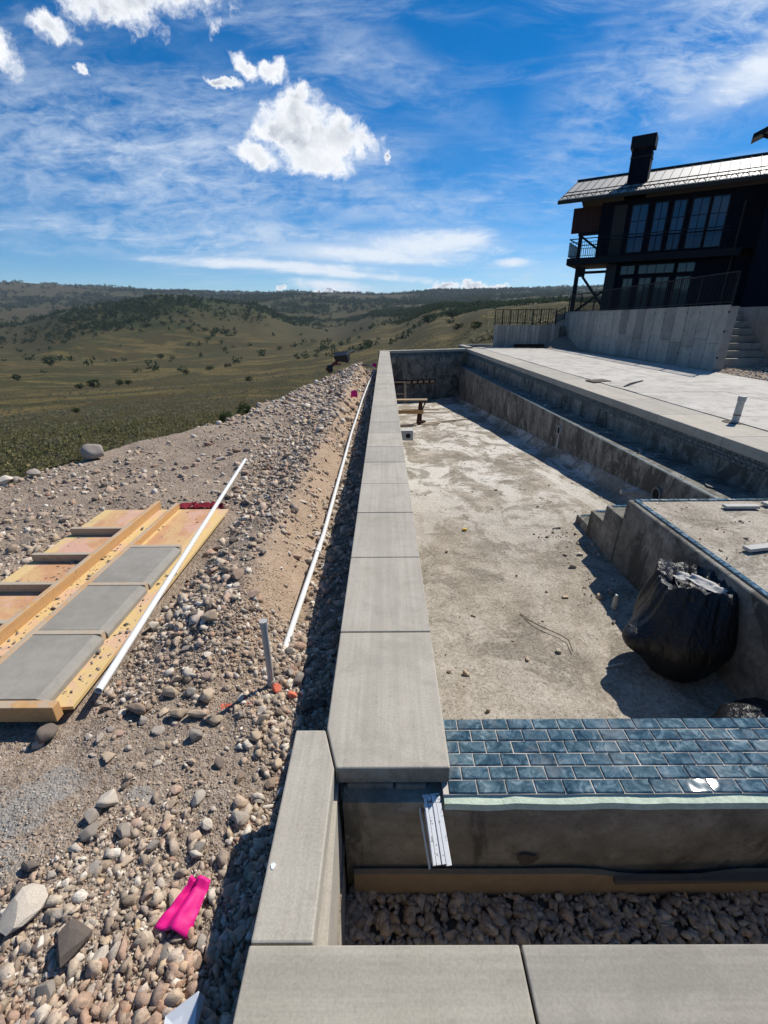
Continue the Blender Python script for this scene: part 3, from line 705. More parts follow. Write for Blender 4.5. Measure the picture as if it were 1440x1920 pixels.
# broken pocket in the dam face
mb = MB(); k_ = 14; cx_, cz_ = .525, -.405
mb.v = [(cx_, 1.0835, cz_)]+[(cx_+(.040+.010*math.sin(5*a_))*math.cos(a_), 1.0825, cz_+(.032+.008*math.sin(3*a_+1))*math.sin(a_)) for a_ in [2*math.pi*i/k_ for i in range(k_)]]
mb.f = [(0, i+1, (i+1) % k_+1) for i in range(k_)]
obj('pocket', mb, 'dark_soil', dam)
mb = MB(); p_ = at(512, 1624, .0015)
mb.v = [(p_.x+(.007+.002*math.sin(3*a_))*math.cos(a_), p_.y+.009*math.sin(a_), z_) for z_ in (.0005, .0025) for a_ in [2*math.pi*i/10 for i in range(10)]]
mb.f = [tuple(reversed(range(10))), tuple(range(10, 20))]+[(i, (i+1) % 10, 10+(i+1) % 10, 10+i) for i in range(10)]
tag(obj('white_splash', mb, 'white_card'), 'tiny white splash on the narrow side slab of the kerb', 'splash')
# fibre board strip at the dam foot
mb = MB(); xs = np.linspace(-.13, 2.6, 36)
for i in range(35):
    z0, z1 = [-.452-.012*abs(float(vnoise(v*2.3, 1, 4)))-.035*sstep(v, .75, .95)*(1-sstep(v, 1.15, 1.35)) for v in (xs[i], xs[i+1])]
    mb.hexa([(xs[i], 1.060, -.62), (xs[i+1], 1.060, -.62), (xs[i+1], 1.080, -.62), (xs[i], 1.080, -.62), (xs[i], 1.060, z0), (xs[i+1], 1.060, z1), (xs[i+1], 1.080, z1), (xs[i], 1.080, z0)])
tag(obj('edge_board', mb, 'fibre_board'), 'tan fibre board strip standing along the foot of the tiled dam wall', 'board')
tag(obj('torn_felt', MB().hexa([(.85, 1.040, -.485), (1.5, 1.036, -.465), (1.5, 1.056, -.465), (.85, 1.058, -.485), (.85, 1.046, -.470), (1.5, 1.030, -.444), (1.5, 1.058, -.440), (.85, 1.058, -.466)]), 'dark_soil'), 'torn dark felt strip peeling from the board at the dam foot', 'felt')
# aluminium rail leaning down the dam face
rail = thing('aluminium_profile', (.16, 1.05, -.45), 'white aluminium profile leaning against the dam wall beneath the coping end', 'profile')
ra, rb = Vector((.158, 1.118, -.104)), Vector((.180, .940, -.190))
dd = (rb-ra).normalized()
for k, (off, w, h) in enumerate([(-.026, .010, .020), (-.012, .014, .012), (.003, .012, .018), (.019, .018, .014)]):
    obj('rail_rib', MB().bar(ra+Vector((off, -.004*k % .006, 0)), rb+Vector((off*1.08, -.004*k % .006, 0)), w, h, (0, 0, 1)), 'aluminium', rail, False, .0015)
obj('rail_web', MB().bar(ra+Vector((-.004, .010, 0)), rb+Vector((-.004, .010, 0)), .062, .006, (0, 0, 1)), 'aluminium', rail)
obj('rail_edge', MB().bar(ra+Vector((-.048, .002, -.03)), rb+Vector((-.042, .002, -.02)), .004, .022, (0, 0, 1)), 'aluminium', rail)

# ------------------------------------------------------------------ pool shell
def xr(y): return 4.46-.0157*(y-5.2)          # inner edge of the right coping
def bx(y): return 3.90-.004*(y-5)
def bz(y): return -.532-.0135*(y-5.3)
def fz(y): return -1.13 - .0755*np.maximum(np.asarray(y, float)-6.0, 0)
FX, FY = np.meshgrid(np.linspace(.05, 4.6, 90), np.concatenate([np.arange(1.3, 8, .06), np.arange(8, 24.9, .14)]))
cove = .22*sstep(FX, 3.62, 3.92)**2 + .15*sstep(FY, 23.6, 24.6)**2*1.0
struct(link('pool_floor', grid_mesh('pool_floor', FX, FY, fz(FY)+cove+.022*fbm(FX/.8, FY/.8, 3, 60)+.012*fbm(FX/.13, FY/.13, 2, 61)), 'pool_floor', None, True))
bench = thing('pool_bench', (3.9, 14, -1), 'stained raw concrete bench ledge running along the right side of the pool', 'ledge')
mb = MB(); yy = np.linspace(1.4, 24.8, 60)
for i in range(59):
    a0, a1 = yy[i], yy[i+1]
    def w(y): return .012*float(vnoise(y*1.7, 2, 9))
    mb.quad((bx(a0)+w(a0), a0, -3.1), (bx(a1)+w(a1), a1, -3.1), (bx(a1), a1, bz(a1)), (bx(a0), a0, bz(a0)))
    mb.quad((bx(a0), a0, bz(a0)), (bx(a1), a1, bz(a1)), (xr(a1)+.1, a1, bz(a1)-.004), (xr(a0)+.1, a0, bz(a0)-.004))
obj('bench_body', mb, 'gunite', bench)
mb = MB()
for i in range(59):
    a0, a1 = yy[i], yy[i+1]-.006
    mb.hexa([(bx(a0)+.012, a0, bz(a0)-.01), (bx(a0)+.062, a0, bz(a0)-.01), (bx(a1)+.062, a1, bz(a1)-.01), (bx(a1)+.012, a1, bz(a1)-.01), (bx(a0)+.012, a0, bz(a0)+.007), (bx(a0)+.062, a0, bz(a0)+.007), (bx(a1)+.062, a1, bz(a1)+.007), (bx(a1)+.012, a1, bz(a1)+.007)])
stuff(obj('edge_tiles', mb, 'teal_tile_mass', bench))
# return fittings in the bench face, each with a pale lime run below
for k, (y, z) in enumerate([(14.4, -.93), (10.1, -.85), (6.15, -.88)]):
    f = thing('wall_fitting', (bx(y), y, z), ['dark return opening in the bench face, farthest of three', 'dark round return opening in the middle of the bench face', 'dark round return opening close to the white pipe stub'][k], 'fitting', 'return openings in the bench face')
    obj('rim', MB().pipe((bx(y)-.035, y, z), (bx(y)+.02, y, z), .105, .085, 18), 'niche_concrete' if k < 2 else 'dark_plaster', f)
    obj('opening', MB().tube([(bx(y)-.022, y, z), (bx(y)-.016, y, z)], .086, 18), 'joint_gap', f)
    if k < 2:
        mb = MB(); mb.hexa([(bx(y)-.03, y-.035, z-.42), (bx(y)-.03, y+.04, z-.42), (bx(y)+.01, y+.04, z-.42), (bx(y)+.01, y-.035, z-.42), (bx(y)-.012, y-.02, z-.1), (bx(y)-.012, y+.02, z-.1), (bx(y)+.01, y+.02, z-.1), (bx(y)+.01, y-.02, z-.1)])
        obj('lime_run', mb, 'paper', f)
p0 = Vector((3.93, 6.62, -1.0)); p1 = Vector((3.63, 6.64, -1.02))
st = thing('pipe_stub', p0, 'short white pipe stub sticking out of the bench face', 'pipe')
obj('pipe_body', MB().tube([p0, p1], .033, 14), 'dull_pvc', st, True); obj('pipe_mouth', MB().pipe(p1+Vector((.03, 0, 0)), p1-Vector((.008, 0, 0)), .038, .028), 'dull_pvc', st)

# right pool wall above the bench, tiles, coping
rw = thing('pool_side_wall', (4.5, 14, -.3), 'right pool side wall with a dark teal waterline tile band under its coping', 'wall')
mb = MB()
yy = np.linspace(1.4, 25.2, 40)
for i in range(39):
    a0, a1 = yy[i], yy[i+1]; o_ = .045
    mb.quad((xr(a0)+o_, a0, -3.), (xr(a1)+o_, a1, -3.), (xr(a1)+o_, a1, -.13), (xr(a0)+o_, a0, -.13))
obj('wall_face', mb, 'gunite', rw)
slope = math.atan(-.0157)
tw, thh = .104, .052
tmv = tile_mesh('tile', tw-.005, thh-.005, .006); tmv.materials.clear(); tmv.materials.append(MATS['wall_tile'])
mass = MB()
for row in range(3):
    y = 4.9 + (row % 2)*.052
    k = 0
    while y < 24.5:
        x = xr(y)+.045-.006; z = -.158-row*thh
        if y < 13.6 and k < 85:
            o = link('tile', tmv, None, rw); o.location = (x, y, z)
            o.rotation_euler = (Matrix.Rotation(random.gauss(0, .01), 3, 'Z')@Matrix(((0, 0, -1), (1, 0, 0), (0, 1, 0))).transposed().transposed()).to_euler()
            o.rotation_euler = Matrix(((0, 0, -1), (-1, 0, 0), (0, 1, 0))).to_euler()
        else:
            mass.box(x-.006, x+.01, y-tw/2+.0025, y+tw/2-.0025, z-thh/2+.0025, z+thh/2-.0025)
        y += tw; k += 1
stuff(obj('far_tiles', mass, 'teal_tile_mass', rw))
mb = MB()
for i in range(39):
    a0, a1 = yy[i], yy[i+1]; o_ = .041
    mb.quad((xr(a0)+o_, a0, -.292), (xr(a1)+o_, a1, -.292), (xr(a1)+o_, a1, -.13), (xr(a0)+o_, a0, -.13))
obj('grout_bed', mb, 'dark_soil', rw)
yk = 1.4
while yk < 25.3:
    y1 = yk+1.52
    x0, x1 = xr(yk), xr(y1); wv = .80
    coping_piece(0, 0, 0, 0, -.135, 0., [(x0, yk), (x0+wv, yk), (x1+wv, y1-.005), (x1, y1-.005)], 'coping_concrete', rw, .010); yk = y1

# far end wall and its coping
ew = thing('pool_end_wall', (2, 24, -1), 'shaded raw concrete wall closing the far end of the pool', 'wall')
A, B = Vector((-.2, 23.40, 0)), Vector((4.20, 24.70, 0)); dv = (B-A).normalized(); nv = Vector((dv.y, -dv.x, 0))
def hex2(a, b, t0, t1, z0, z1):
    p = [a+nv*t0, b+nv*t0, b-nv*t1, a-nv*t1]
    return MB().hexa([(q.x, q.y, z0) for q in p]+[(q.x, q.y, z1) for q in p])
obj('wall_face', hex2(A, B, -.05, .4, -3.2, -.11), 'gunite', ew)
L = (B-A).length
for k in range(4): coping = obj('coping_slab', hex2(A+dv*(L*k/4+.003), A+dv*(L*(k+1)/4-.003), 0, .40, -.11, .003), 'coping_concrete', ew, False, .008)
mb = MB()
for row in range(3):
    for k in range(42):
        c = A+dv*(.06+k*.104+(row % 2)*.05)-nv*.046
        mb.bar((c-dv*.049)+Vector((0, 0, -.14-.052*row)), (c+dv*.049)+Vector((0, 0, -.14-.052*row)), .012, .047)
stuff(obj('far_tiles', mb, 'teal_tile_mass', ew))

# shelf and steps in front right
sh = thing('sun_shelf', (3.3, 3, -.6), 'raised concrete shelf with teal edge tiles and four steps going down into the pool', 'shelf')
PX = 2.62; PZ = -.352
def pxn(y): return PX
obj('shelf_body', MB().hexa([(PX-.05, 1.42, -1.5), (5.2, 1.42, -1.5), (5.2, 4.64, -1.5), (PX-.05, 4.64, -1.5), (PX, 1.42, PZ-.004), (5.2, 1.42, PZ-.004), (5.2, 4.64, PZ-.004), (PX, 4.64, PZ-.004)]), 'gunite', sh, False, .02, 3)
SX, SY = np.meshgrid(np.linspace(PX+.10, 5.15, 60), np.linspace(1.44, 4.54, 60))
o = link('shelf_top', grid_mesh('shelf_top', SX, SY, PZ+.006+.008*fbm(SX/.3, SY/.3, 3, 70)), 'pool_floor', sh, True)
stt = [(4.66, 5.04, -.585), (5.04, 5.40, -.80), (5.40, 5.78, -1.02)]
for y0, y1, z in stt:
    obj('step', MB().hexa([(PX-.05, y0, -1.5), (5.0, y0, -1.5), (5.0, y1, -1.5), (PX-.05, y1, -1.5), (PX-.005, y0, z), (5.0, y0, z), (5.0, y1, z), (PX-.005, y1, z)]), 'gunite', sh, False, .012)
tme = tile_mesh('tile', .047, .098, .008); tmf = tile_mesh('tile', .098, .047, .008)
y = 4.60
while y > 1.6:
    o = link('tile', tme, None, sh); o.location = (PX+.075, y-.05, PZ+.004); o.rotation_euler = (random.gauss(0, .008), random.gauss(0, .008), random.gauss(0, .008)); y -= .1035
x = PX+.16
while x < 4.4:
    o = link('tile', tmf, None, sh); o.location = (x, 4.585, PZ+.004); o.rotation_euler = (random.gauss(0, .008), random.gauss(0, .008), 0); x += .1035
for y0, y1, z in stt:
    for k in range(12):
        o = link('tile', tmf, None, sh); o.location = (PX+.10+k*.1035, y1-.045, z+.003)

# ------------------------------------------------------------------ deck, gravel strip, terrace
deck = bpy.data.objects.new('deck', None); COL.objects.link(deck); deck['kind'] = 'structure'
struct(obj('deck_bed', MB().hexa([(4.55, 1.2, -.5), (9.3, 1.2, -.5), (8.6, 24.2, -.5), (5.9, 26., -.5), (5.2, 1.2, -.075), (9.1, 1.2, -.075), (8.4, 24.2, -.075), (5.9, 25.9, -.075)]), 'dark_soil'))
cols = [0., .47, 1.]; rows = [1.2, 4.2, 7.2, 9.75, 12.5, 15.3, 18.2, 21.2, 24.0]
def dk(u, y):
    x0 = xr(y)+.81 + (.05*float(vnoise(y*1.3, 0, 77)) if u == 0 else 0); x1 = np.interp(y, [1.2, 11, 16, 24], [9.15, 9.15, 9.25, 8.5])
    yy_ = y + (0 if y < 23.5 else (25.9-24.0)*(1-u)); return x0*(1-u)+x1*u, yy_
for i in range(len(rows)-1):
    for j in range(2):
        g = .005; pts = []
        n = 8
        y0, y1 = rows[i]+g, rows[i+1]-g; u0, u1 = cols[j]+(.0012 if j else 0), cols[j+1]-(.0012 if j == 0 else 0)
        pl = [dk(u0, y0), dk(u1, y0), dk(u1, y1)] + [dk(u0, y1+(y0-y1)*k/n) for k in range(n)]
        m_ = len(pl); mb = MB(); dz = random.uniform(-.002, .002)
        mb.v = [(p[0], p[1], -.09) for p in pl]+[(p[0], p[1], .012+dz) for p in pl]
        mb.f = [tuple(reversed(range(m_))), tuple(range(m_, 2*m_))]+[(k, (k+1) % m_, m_+(k+1) % m_, m_+k) for k in range(m_)]
        o = obj('deck_slab', mb, 'deck_concrete', None); o.parent = deck
sx, sy = np.meshgrid(np.linspace(8.2, 17, 90), np.linspace(-2, 26.2, 200))
struct(link('gravel_strip', grid_mesh('gravel_strip', sx, sy, -.03+.06*sstep(sx, 9.2, 10)+.02*fbm(sx/.5, sy/.5, 3, 31)+.55*sstep(sy, 23.4, 25.8)*sstep(sx, 8.0, 9.0)), 'dirt', None, True))
ter = MB(); pl = [(9.72, 16.35), (60, 16.35), (60, 60), (27, 60), (11.6, 33.6), (9.72, 26.5)]; n = len(pl)
ter.v = [(p[0], p[1], -1.) for p in pl]+[(p[0], p[1], 1.62) for p in pl]; ter.f = [tuple(reversed(range(n))), tuple(range(n, 2*n))]+[(k, (k+1) % n, n+(k+1) % n, n+k) for k in range(n)]
ter.box(11.60, 60, 12, 16.3, -1, 1.615).box(7.0, 9.70, 26.0, 29.5, -3, 1.0)
struct(obj('house_terrace', ter, 'dirt'))

# retaining wall of cast concrete with board-form panels
ret = thing('retaining_wall', (9.5, 20, 0), 'tall grey cast concrete retaining wall below the house with form panel seams', 'wall')
obj('wall_core', MB().box(9.505, 9.74, 13.80, 26.3, -.5, 1.68), 'form_concrete', ret)
pm = []
y = 13.79; k = 0
while y < 26.2:
    w = .62; w = min(w, 26.32-y); ztop = 1.735-.008*(y-13.8)
    zs = .72+.10*(k % 2)-.14*((k//2) % 2)
    for z0, z1 in ((-.3, zs-.006), (zs+.006, ztop)):
        d = random.uniform(0, .006)
        obj('wall_panel', MB().box(9.480-d, 9.512, y+.011, y+w-.011, z0, z1), 'form_concrete', ret)
    for zz in (.35, 1.05, 1.55):
        pm.append((9.476, y, zz))
    y += w; k += 1
mb = MB()
for p in pm: mb.tube([p, (9.50, p[1], p[2])], .028, 8)
stuff(obj('tie_holes', mb, 'joint_gap', ret))
obj('wall_cap', MB().box(9.50, 9.745, 13.785, 26.31, 1.65, 1.70), 'form_concrete', ret)

lw = thing('lower_wall', (7.2, 25.6, 0), 'shorter concrete retaining wall with vertical board marks beyond the deck', 'wall')
A2, B2 = Vector((5.73, 25.75, 0)), Vector((8.72, 25.30, 0)); d2 = (B2-A2).normalized(); n2 = Vector((d2.y, -d2.x, 0)); L2 = (B2-A2).length
def hexl(s0, s1, t0, t1, z0, z1):
    p = [A2+d2*s0+n2*t0, A2+d2*s1+n2*t0, A2+d2*s1-n2*t1, A2+d2*s0-n2*t1]
    return MB().hexa([(q.x, q.y, z0) for q in p]+[(q.x, q.y, z1) for q in p])
obj('wall_core', hexl(0, L2, -.012, .30, -1.5, 1.07), 'form_concrete', lw)
for k in range(16): obj('wall_panel', hexl(L2*k/16+.010, L2*(k+1)/16-.010, random.uniform(0.01, .025), .02, -1.4, 1.085), 'form_concrete', lw)
obj('wall_return', MB().hexa([(8.70, 25.34, -1), (8.95, 25.30, -1), (9.5, 28, -1), (9.2, 28, -1), (8.70, 25.34, 1.08), (8.95, 25.30, 1.08), (9.5, 28, 1.08), (9.2, 28, 1.08)]), 'form_concrete', lw)
tag(obj('lumber_pile', hexl(1.05, 2.55, .20, -.04, -.05, .16), 'soffit_wood'), 'low dark heap of boards lying against the lower retaining wall', 'boards')

stairs = thing('garden_stairs', (10.4, 15, 0), 'grey concrete stair flight climbing beside the tall retaining wall', 'stairs')
for k in range(8):
    z = .30+k*.198; y0 = 14.10+k*.265
    obj('step', MB().box(9.745, 11.30, y0, 16.4, z-.19-(.25 if k == 0 else 0), z), 'step_concrete', stairs, False, .008)
sw = thing('stair_wall', (11.4, 15, 0), 'concrete side wall to the right of the garden stairs', 'wall')
obj('wall_core', MB().box(11.302, 11.56, 13.0, 17.0, -.5, 1.60), 'form_concrete', sw)
for k in range(7): obj('wall_panel', MB().box(11.290-random.uniform(0, .004), 11.31, 12.99+k*.573, 12.99+(k+1)*.573-.01, -.3, 1.70), 'form_concrete', sw)
obj('wall_cap', MB().box(11.30, 11.565, 12.985, 17.0, 1.60, 1.69), 'form_concrete', sw)

# ------------------------------------------------------------------ railings
def railing(name, pts, h, label, post=1.5, thin=.11, spacing=.115, group=None, pw=.04):
    t = thing(name, pts[0], label, 'railing', group)
    top, bot, bal = MB(), MB(), MB()
    for a, b in zip(pts[:-1], pts[1:]):
        a, b = Vector(a), Vector(b); up = Vector((0, 0, 1)); L = (b-a).length; d = (b-a)/L
        top.bar(a+up*h, b+up*h, .045, .03); bot.bar(a+up*.10, b+up*.10, .035, .03)
        k = max(1, round(L/post))
        for i in range(k+1):
            p = a+d*(L*i/k); obj('post', MB().bar(p, p+up*(h+.0), pw, pw, (1, 0, 0)), 'black_steel', t)
        s = spacing
        while s < L:
            p = a+d*s; bal.bar(p+up*.10, p+up*h, .016, .016, (1, 0, 0)); s += spacing
    obj('top_rail', top, 'black_steel', t); obj('bottom_rail', bot, 'black_steel', t); stuff(obj('balusters', bal, 'black_steel', t))
    return t
railing('terrace_railing', [(9.62, 13.95, 1.71), (9.62, 26.2, 1.61)], .86, 'long black metal railing along the top of the tall retaining wall')
a_, b_ = A2-n2*.1, B2-n2*.1
railing('wall_railing', [(a_.x, a_.y, 1.08), (b_.x, b_.y, 1.08)], .74, 'black railing with eight posts on the shorter retaining wall', .38)
railing('link_railing', [(b_.x+.05, b_.y+.1, 1.08), (9.45, 26.2, 1.3)], .62, 'short low black railing joining the lower wall to the tall wall', 1.0, spacing=.1, pw=.03)

# ------------------------------------------------------------------ house
house = thing('dark_house', (13.77, 31.5, 1.62), 'black two storey house with metal roof, chimney and balcony on the terrace', 'house', None, rad(-32))
G0 = 1.62
def hobj(name, mb, mat, bev=0., parent=None):
    for i, (x, y, z) in enumerate(mb.v): mb.v[i] = (x, y, z-G0)
    return obj(name, mb, mat, parent or house, False, bev)
def hb(x0, x1, y0, y1, z0, z1): return MB().box(x0, x1, y0, y1, z0, z1)     # local: x along facade, y into the house
hobj('lower_wall', hb(-.22, 9.5, 0, 6.5, 1.3, 4.36), 'dark_siding')
hobj('upper_wall', hb(-1.0, 9.5, .02, 6.5, 4.77, 7.62), 'dark_siding')
hobj('corner_board', hb(-.24, .32, -.03, .0, 1.5, 4.36).box(-.30, .38, -.015, .02, 4.8, 7.4), 'fascia_metal')
hobj('balcony_floor', hb(-2.50, 6.3, -.62, 2.6, 4.40, 4.765), 'black_steel')
hobj('balcony_soffit', hb(-2.42, -.25, -.55, 2.5, 4.36, 4.398), 'soffit_wood')
hobj('porch_gable', hb(-2.66, -1.02, .3, .5, 6.22, 7.55), 'soffit_wood')
for k in range(5): hobj('gable_batten', hb(-2.64+k*.38, -2.60+k*.38, .27, .30, 6.22, 7.5), 'soffit_wood')
hobj('porch_beam', hb(-2.2, -1.0, .25, .45, 6.05, 6.22), 'black_steel')
hobj('porch_post', MB().bar((-2.05, .35, 4.77), (-2.05, .35, 6.1), .20, .20), 'black_steel')
hobj('porch_brace', MB().bar((-1.98, .35, 6.0), (-1.02, .35, 5.3), .12, .12), 'black_steel')
hobj('porch_post', MB().bar((-1.90, .0, 1.4), (-1.90, .0, 4.36), .22, .22), 'black_steel')
hobj('porch_bracket', hb(-1.98, -1.45, -.09, .09, 3.75, 4.30), 'black_steel')
hobj('porch_beam', hb(-1.9, -.25, .5, .65, 3.95, 4.10), 'black_steel')
hobj('porch_brace', MB().bar((-1.55, .0, 3.75), (-.22, .0, 2.15), .13, .13), 'black_steel')
hobj('porch_brace', MB().bar((-1.75, .08, 1.75), (-.25, .08, 2.9), .13, .13), 'black_steel')
# balcony railing: front, side, back
for a, b, nm in (((-2.46, -.58, 4.765), (5.6, -.58, 4.765), 'f'), ((-2.46, -.58, 4.765), (-2.46, 2.5, 4.765), 's'), ((-2.46, 2.5, 4.765), (-1.05, 2.5, 4.765), 'b')):
    a, b = Vector(a), Vector(b); L = (b-a).length; d = (b-a)/L; mb = MB(); s = 0
    for hh, ww in ((1.02, .05), (.84, .03), (.1, .03)): hobj('balcony_rail', MB().bar(a+Vector((0, 0, hh)), b+Vector((0, 0, hh)), ww, ww), 'black_steel')
    mb = MB()
    while s < L: mb.bar(a+d*s+Vector((0, 0, .1)), a+d*s+Vector((0, 0, .84)), .02, .02, (1, 0, 0)); s += .125
    stuff(hobj('balusters', mb, 'black_steel'))
def window(x0, x1, z0, z1, nx, nz, glass, fw=.07, name='window'):
    fr = hb(x0, x0+fw, -.06, .03, z0, z1).box(x1-fw, x1, -.06, .03, z0, z1).box(x0+fw, x1-fw, -.06, .03, z1-fw, z1).box(x0+fw, x1-fw, -.06, .03, z0, z0+fw)
    f = hobj(name, fr, 'black_steel')
    w = (x1-x0-2*fw)/nx; h = (z1-z0-2*fw)/nz
    for i in range(nx):
        for j in range(nz):
            g = .018
            p = hobj('pane', hb(x0+fw+i*w+(g if i else 0), x0+fw+(i+1)*w-(g if i < nx-1 else 0), -.035+random.uniform(-.002, .002), -.005, z0+fw+j*h+(g if j else 0), z0+fw+(j+1)*h-(g if j < nz-1 else 0)), glass, 0, f)
            p.rotation_euler = (random.gauss(0, .0015), 0, random.gauss(0, .0015))
for x0, x1 in ((.62, 1.54), (1.78, 2.52), (2.70, 3.40), (3.60, 4.46), (4.50, 5.34)):
    window(x0, x1, 4.86, 7.36, 2, 3, 'upper_glass')
for x0, x1, n in ((.55, 1.38, 2), (1.52, 3.40, 4), (3.52, 4.42, 2)): window(x0, x1, 3.72, 4.26, n, 1, 'door_glass', .05, 'transom')
for x0, x1 in ((.75, 1.40), (1.62, 2.38), (2.50, 3.28), (3.50, 4.36)): window(x0, x1, 1.75, 3.60, 2, 1, 'door_glass', .08, 'glass_door')
hobj('downspout', MB().tube([(6.0, -.12, 6.95), (6.0, -.12, 1.7)], .05, 10), 'fascia_metal')
hobj('wing_wall', hb(6.9, 13, -1.4, 6, 1.3, 7.7), 'dark_siding')
# roof
EZ, SL, TR = 7.66, .40, 3.7
EYv = -.75
def rz(y): return EZ+.22+SL*(y-EYv)
roof = hobj('roof', MB().hexa([(-3.35, EYv, EZ), (13, EYv, EZ), (13, TR, EZ+SL*(TR-EYv)), (-3.35, TR, EZ+SL*(TR-EYv)), (-3.35, EYv, EZ+.20), (13, EYv, EZ+.20), (13, TR, EZ+.20+SL*(TR-EYv)), (-3.35, TR, EZ+.20+SL*(TR-EYv))]), 'fascia_metal')
hobj('roof_back', MB().hexa([(-3.35, TR, rz(TR)-.22), (13, TR, rz(TR)-.22), (13, TR+5, 7.6), (-3.35, TR+5, 7.6), (-3.35, TR, rz(TR)-.02), (13, TR, rz(TR)-.02), (13, TR+5, 7.8), (-3.35, TR+5, 7.8)]), 'fascia_metal')
x = -3.35; pwid = .46
seams = MB()
while x < 12.5:
    hobj('roof_panel', MB().hexa([(x+.012, EYv-.03, rz(EYv)-.03), (x+pwid-.012, EYv-.03, rz(EYv)-.03), (x+pwid-.012, TR, rz(TR)-.022), (x+.012, TR, rz(TR)-.022), (x+.012, EYv-.03, rz(EYv)-.005), (x+pwid-.012, EYv-.03, rz(EYv)-.005), (x+pwid-.012, TR, rz(TR)), (x+.012, TR, rz(TR))]), 'roof_metal', 0, roof)
    hobj('roof_seam', MB().bar((x, EYv, rz(EYv)+.01), (x, TR, rz(TR)+.015), .022, .055), 'black_steel', 0, roof)
    x += pwid
hobj('ridge_cap', MB().bar((-3.4, TR, rz(TR)+.03), (13, TR, rz(TR)+.03), .28, .09), 'fascia_metal', 0, roof)
hobj('gutter', MB().bar((-3.4, EYv-.06, EZ+.10), (13, EYv-.06, EZ+.10), .13, .18), 'fascia_metal', 0, roof)
sg = MB()
for yv in (.0, .75): sg.bar((-3.2, EYv+.25+yv, rz(EYv+.25+yv)+.13), (12.5, EYv+.25+yv, rz(EYv+.25+yv)+.13), .045, .045)
hobj('snow_guard', sg, 'black_steel', 0, roof)
arcs = MB(); x = -3.3
while x < 12.3:
    arcs.tube([(x+.06+.34*q, EYv+.12, rz(EYv+.12)+.03+.13*math.sin(math.pi*q)) for q in (0, .2, .5, .8, 1)], .02, 5); x += pwid
stuff(hobj('snow_loops', arcs, 'black_steel', 0, roof))
# chimney
CH = .85
hobj('chimney', hb(.0, 1.05, CH+.02, CH+.95, 7.7, 10.12), 'dark_siding')
hobj('chimney_flange', hb(-.03, 1.08, CH-.01, CH+.98, 9.80, 9.84), 'fascia_metal')
for xx in (.02, .95):
    for yv in (CH+.05, CH+.86): hobj('cap_post', hb(xx, xx+.06, yv, yv+.06, 10.12, 10.27), 'black_steel')
hobj('chimney_cap', hb(-.10, 1.15, CH-.06, CH-.02, 10.25, 10.82).box(-.10, 1.15, CH+.98, CH+1.02, 10.25, 10.82).box(-.10, -.06, CH-.02, CH+.98, 10.25, 10.82).box(1.11, 1.15, CH-.02, CH+.98, 10.25, 10.82), 'black_steel')
hobj('flue', MB().tube([(.44, CH+.45, 10.1), (.44, CH+.45, 10.50)], .19, 14), 'fascia_metal')
# higher gable end poking in at the right
hobj('high_roof', MB().hexa([(5.55, -3.4, 8.80), (9.3, -3.4, 10.35), (9.3, -2.5, 10.35), (5.55, -2.5, 8.80), (5.55, -3.4, 8.98), (9.3, -3.4, 10.55), (9.3, -2.5, 10.55), (5.55, -2.5, 8.98)]), 'black_steel')
hobj('high_bracket', MB().bar((5.95, -3.0, 8.95), (7.6, -3.0, 8.3), .13, .13), 'black_steel')
tag(obj('hose_coil', MB().pipe((11.9, 14.55, 1.78), (11.95, 14.55, 1.82), .25, .22), 'grey_pvc', None, True), 'pale grey hoop lying on top of the stair wall edge', 'hoop') if False else None

# ------------------------------------------------------------------ casting form with cast slabs on the rubble
form = thing('casting_form', (-2.2, 3, -.35), 'orange stained plywood casting form with lumber rails lying on the rubble', 'casting form')
FZ = -.300
obj('plywood_sheet', MB().hexa([(-2.86, 1.66, FZ-.02), (-1.575, 1.735, FZ-.02), (-1.60, 4.31, FZ-.02), (-2.86, 4.31, FZ-.02), (-2.86, 1.66, FZ), (-1.575, 1.735, FZ), (-1.60, 4.31, FZ), (-2.86, 4.31, FZ)]), 'plywood', form)
obj('support', MB().box(-2.8, -1.7, 1.80, 1.89, -.39, FZ-.021).box(-2.8, -1.7, 4.0, 4.09, -.39, FZ-.021), 'old_lumber', form)
obj('rail', MB().hexa([(-2.345, 1.6, FZ), (-2.305, 1.6, FZ), (-2.305, 4.36, FZ), (-2.345, 4.36, FZ), (-2.345, 1.6, FZ+.078), (-2.305, 1.6, FZ+.078), (-2.305, 4.36, FZ+.078), (-2.345, 4.36, FZ+.078)]), 'form_lumber', form, False, .004)
obj('rail', MB().box(-2.145, -2.107, 1.72, 4.34, FZ, FZ+.062), 'form_lumber', form, False, .004)
obj('end_rail', MB().box(-2.55, -1.615, 1.665, 1.715, FZ-.03, FZ+.062), 'form_lumber', form, False, .004)
for y in (3.735, 3.245, 2.80, 2.35): obj('divider', MB().box(-2.83, -2.346, y-.02, y+.02, FZ, FZ+.066), 'old_lumber', form, False, .003)
for y in (2.79, 2.245, 3.375): obj('divider', MB().box(-2.106, -1.700, y-.02, y+.02, FZ, FZ+.064), 'old_lumber', form, False, .003)
lab = ['grey cast concrete slab nearest the front board of the casting form', 'grey cast concrete slab in the middle of the row of three', 'grey cast concrete slab at the far end of the row of three']
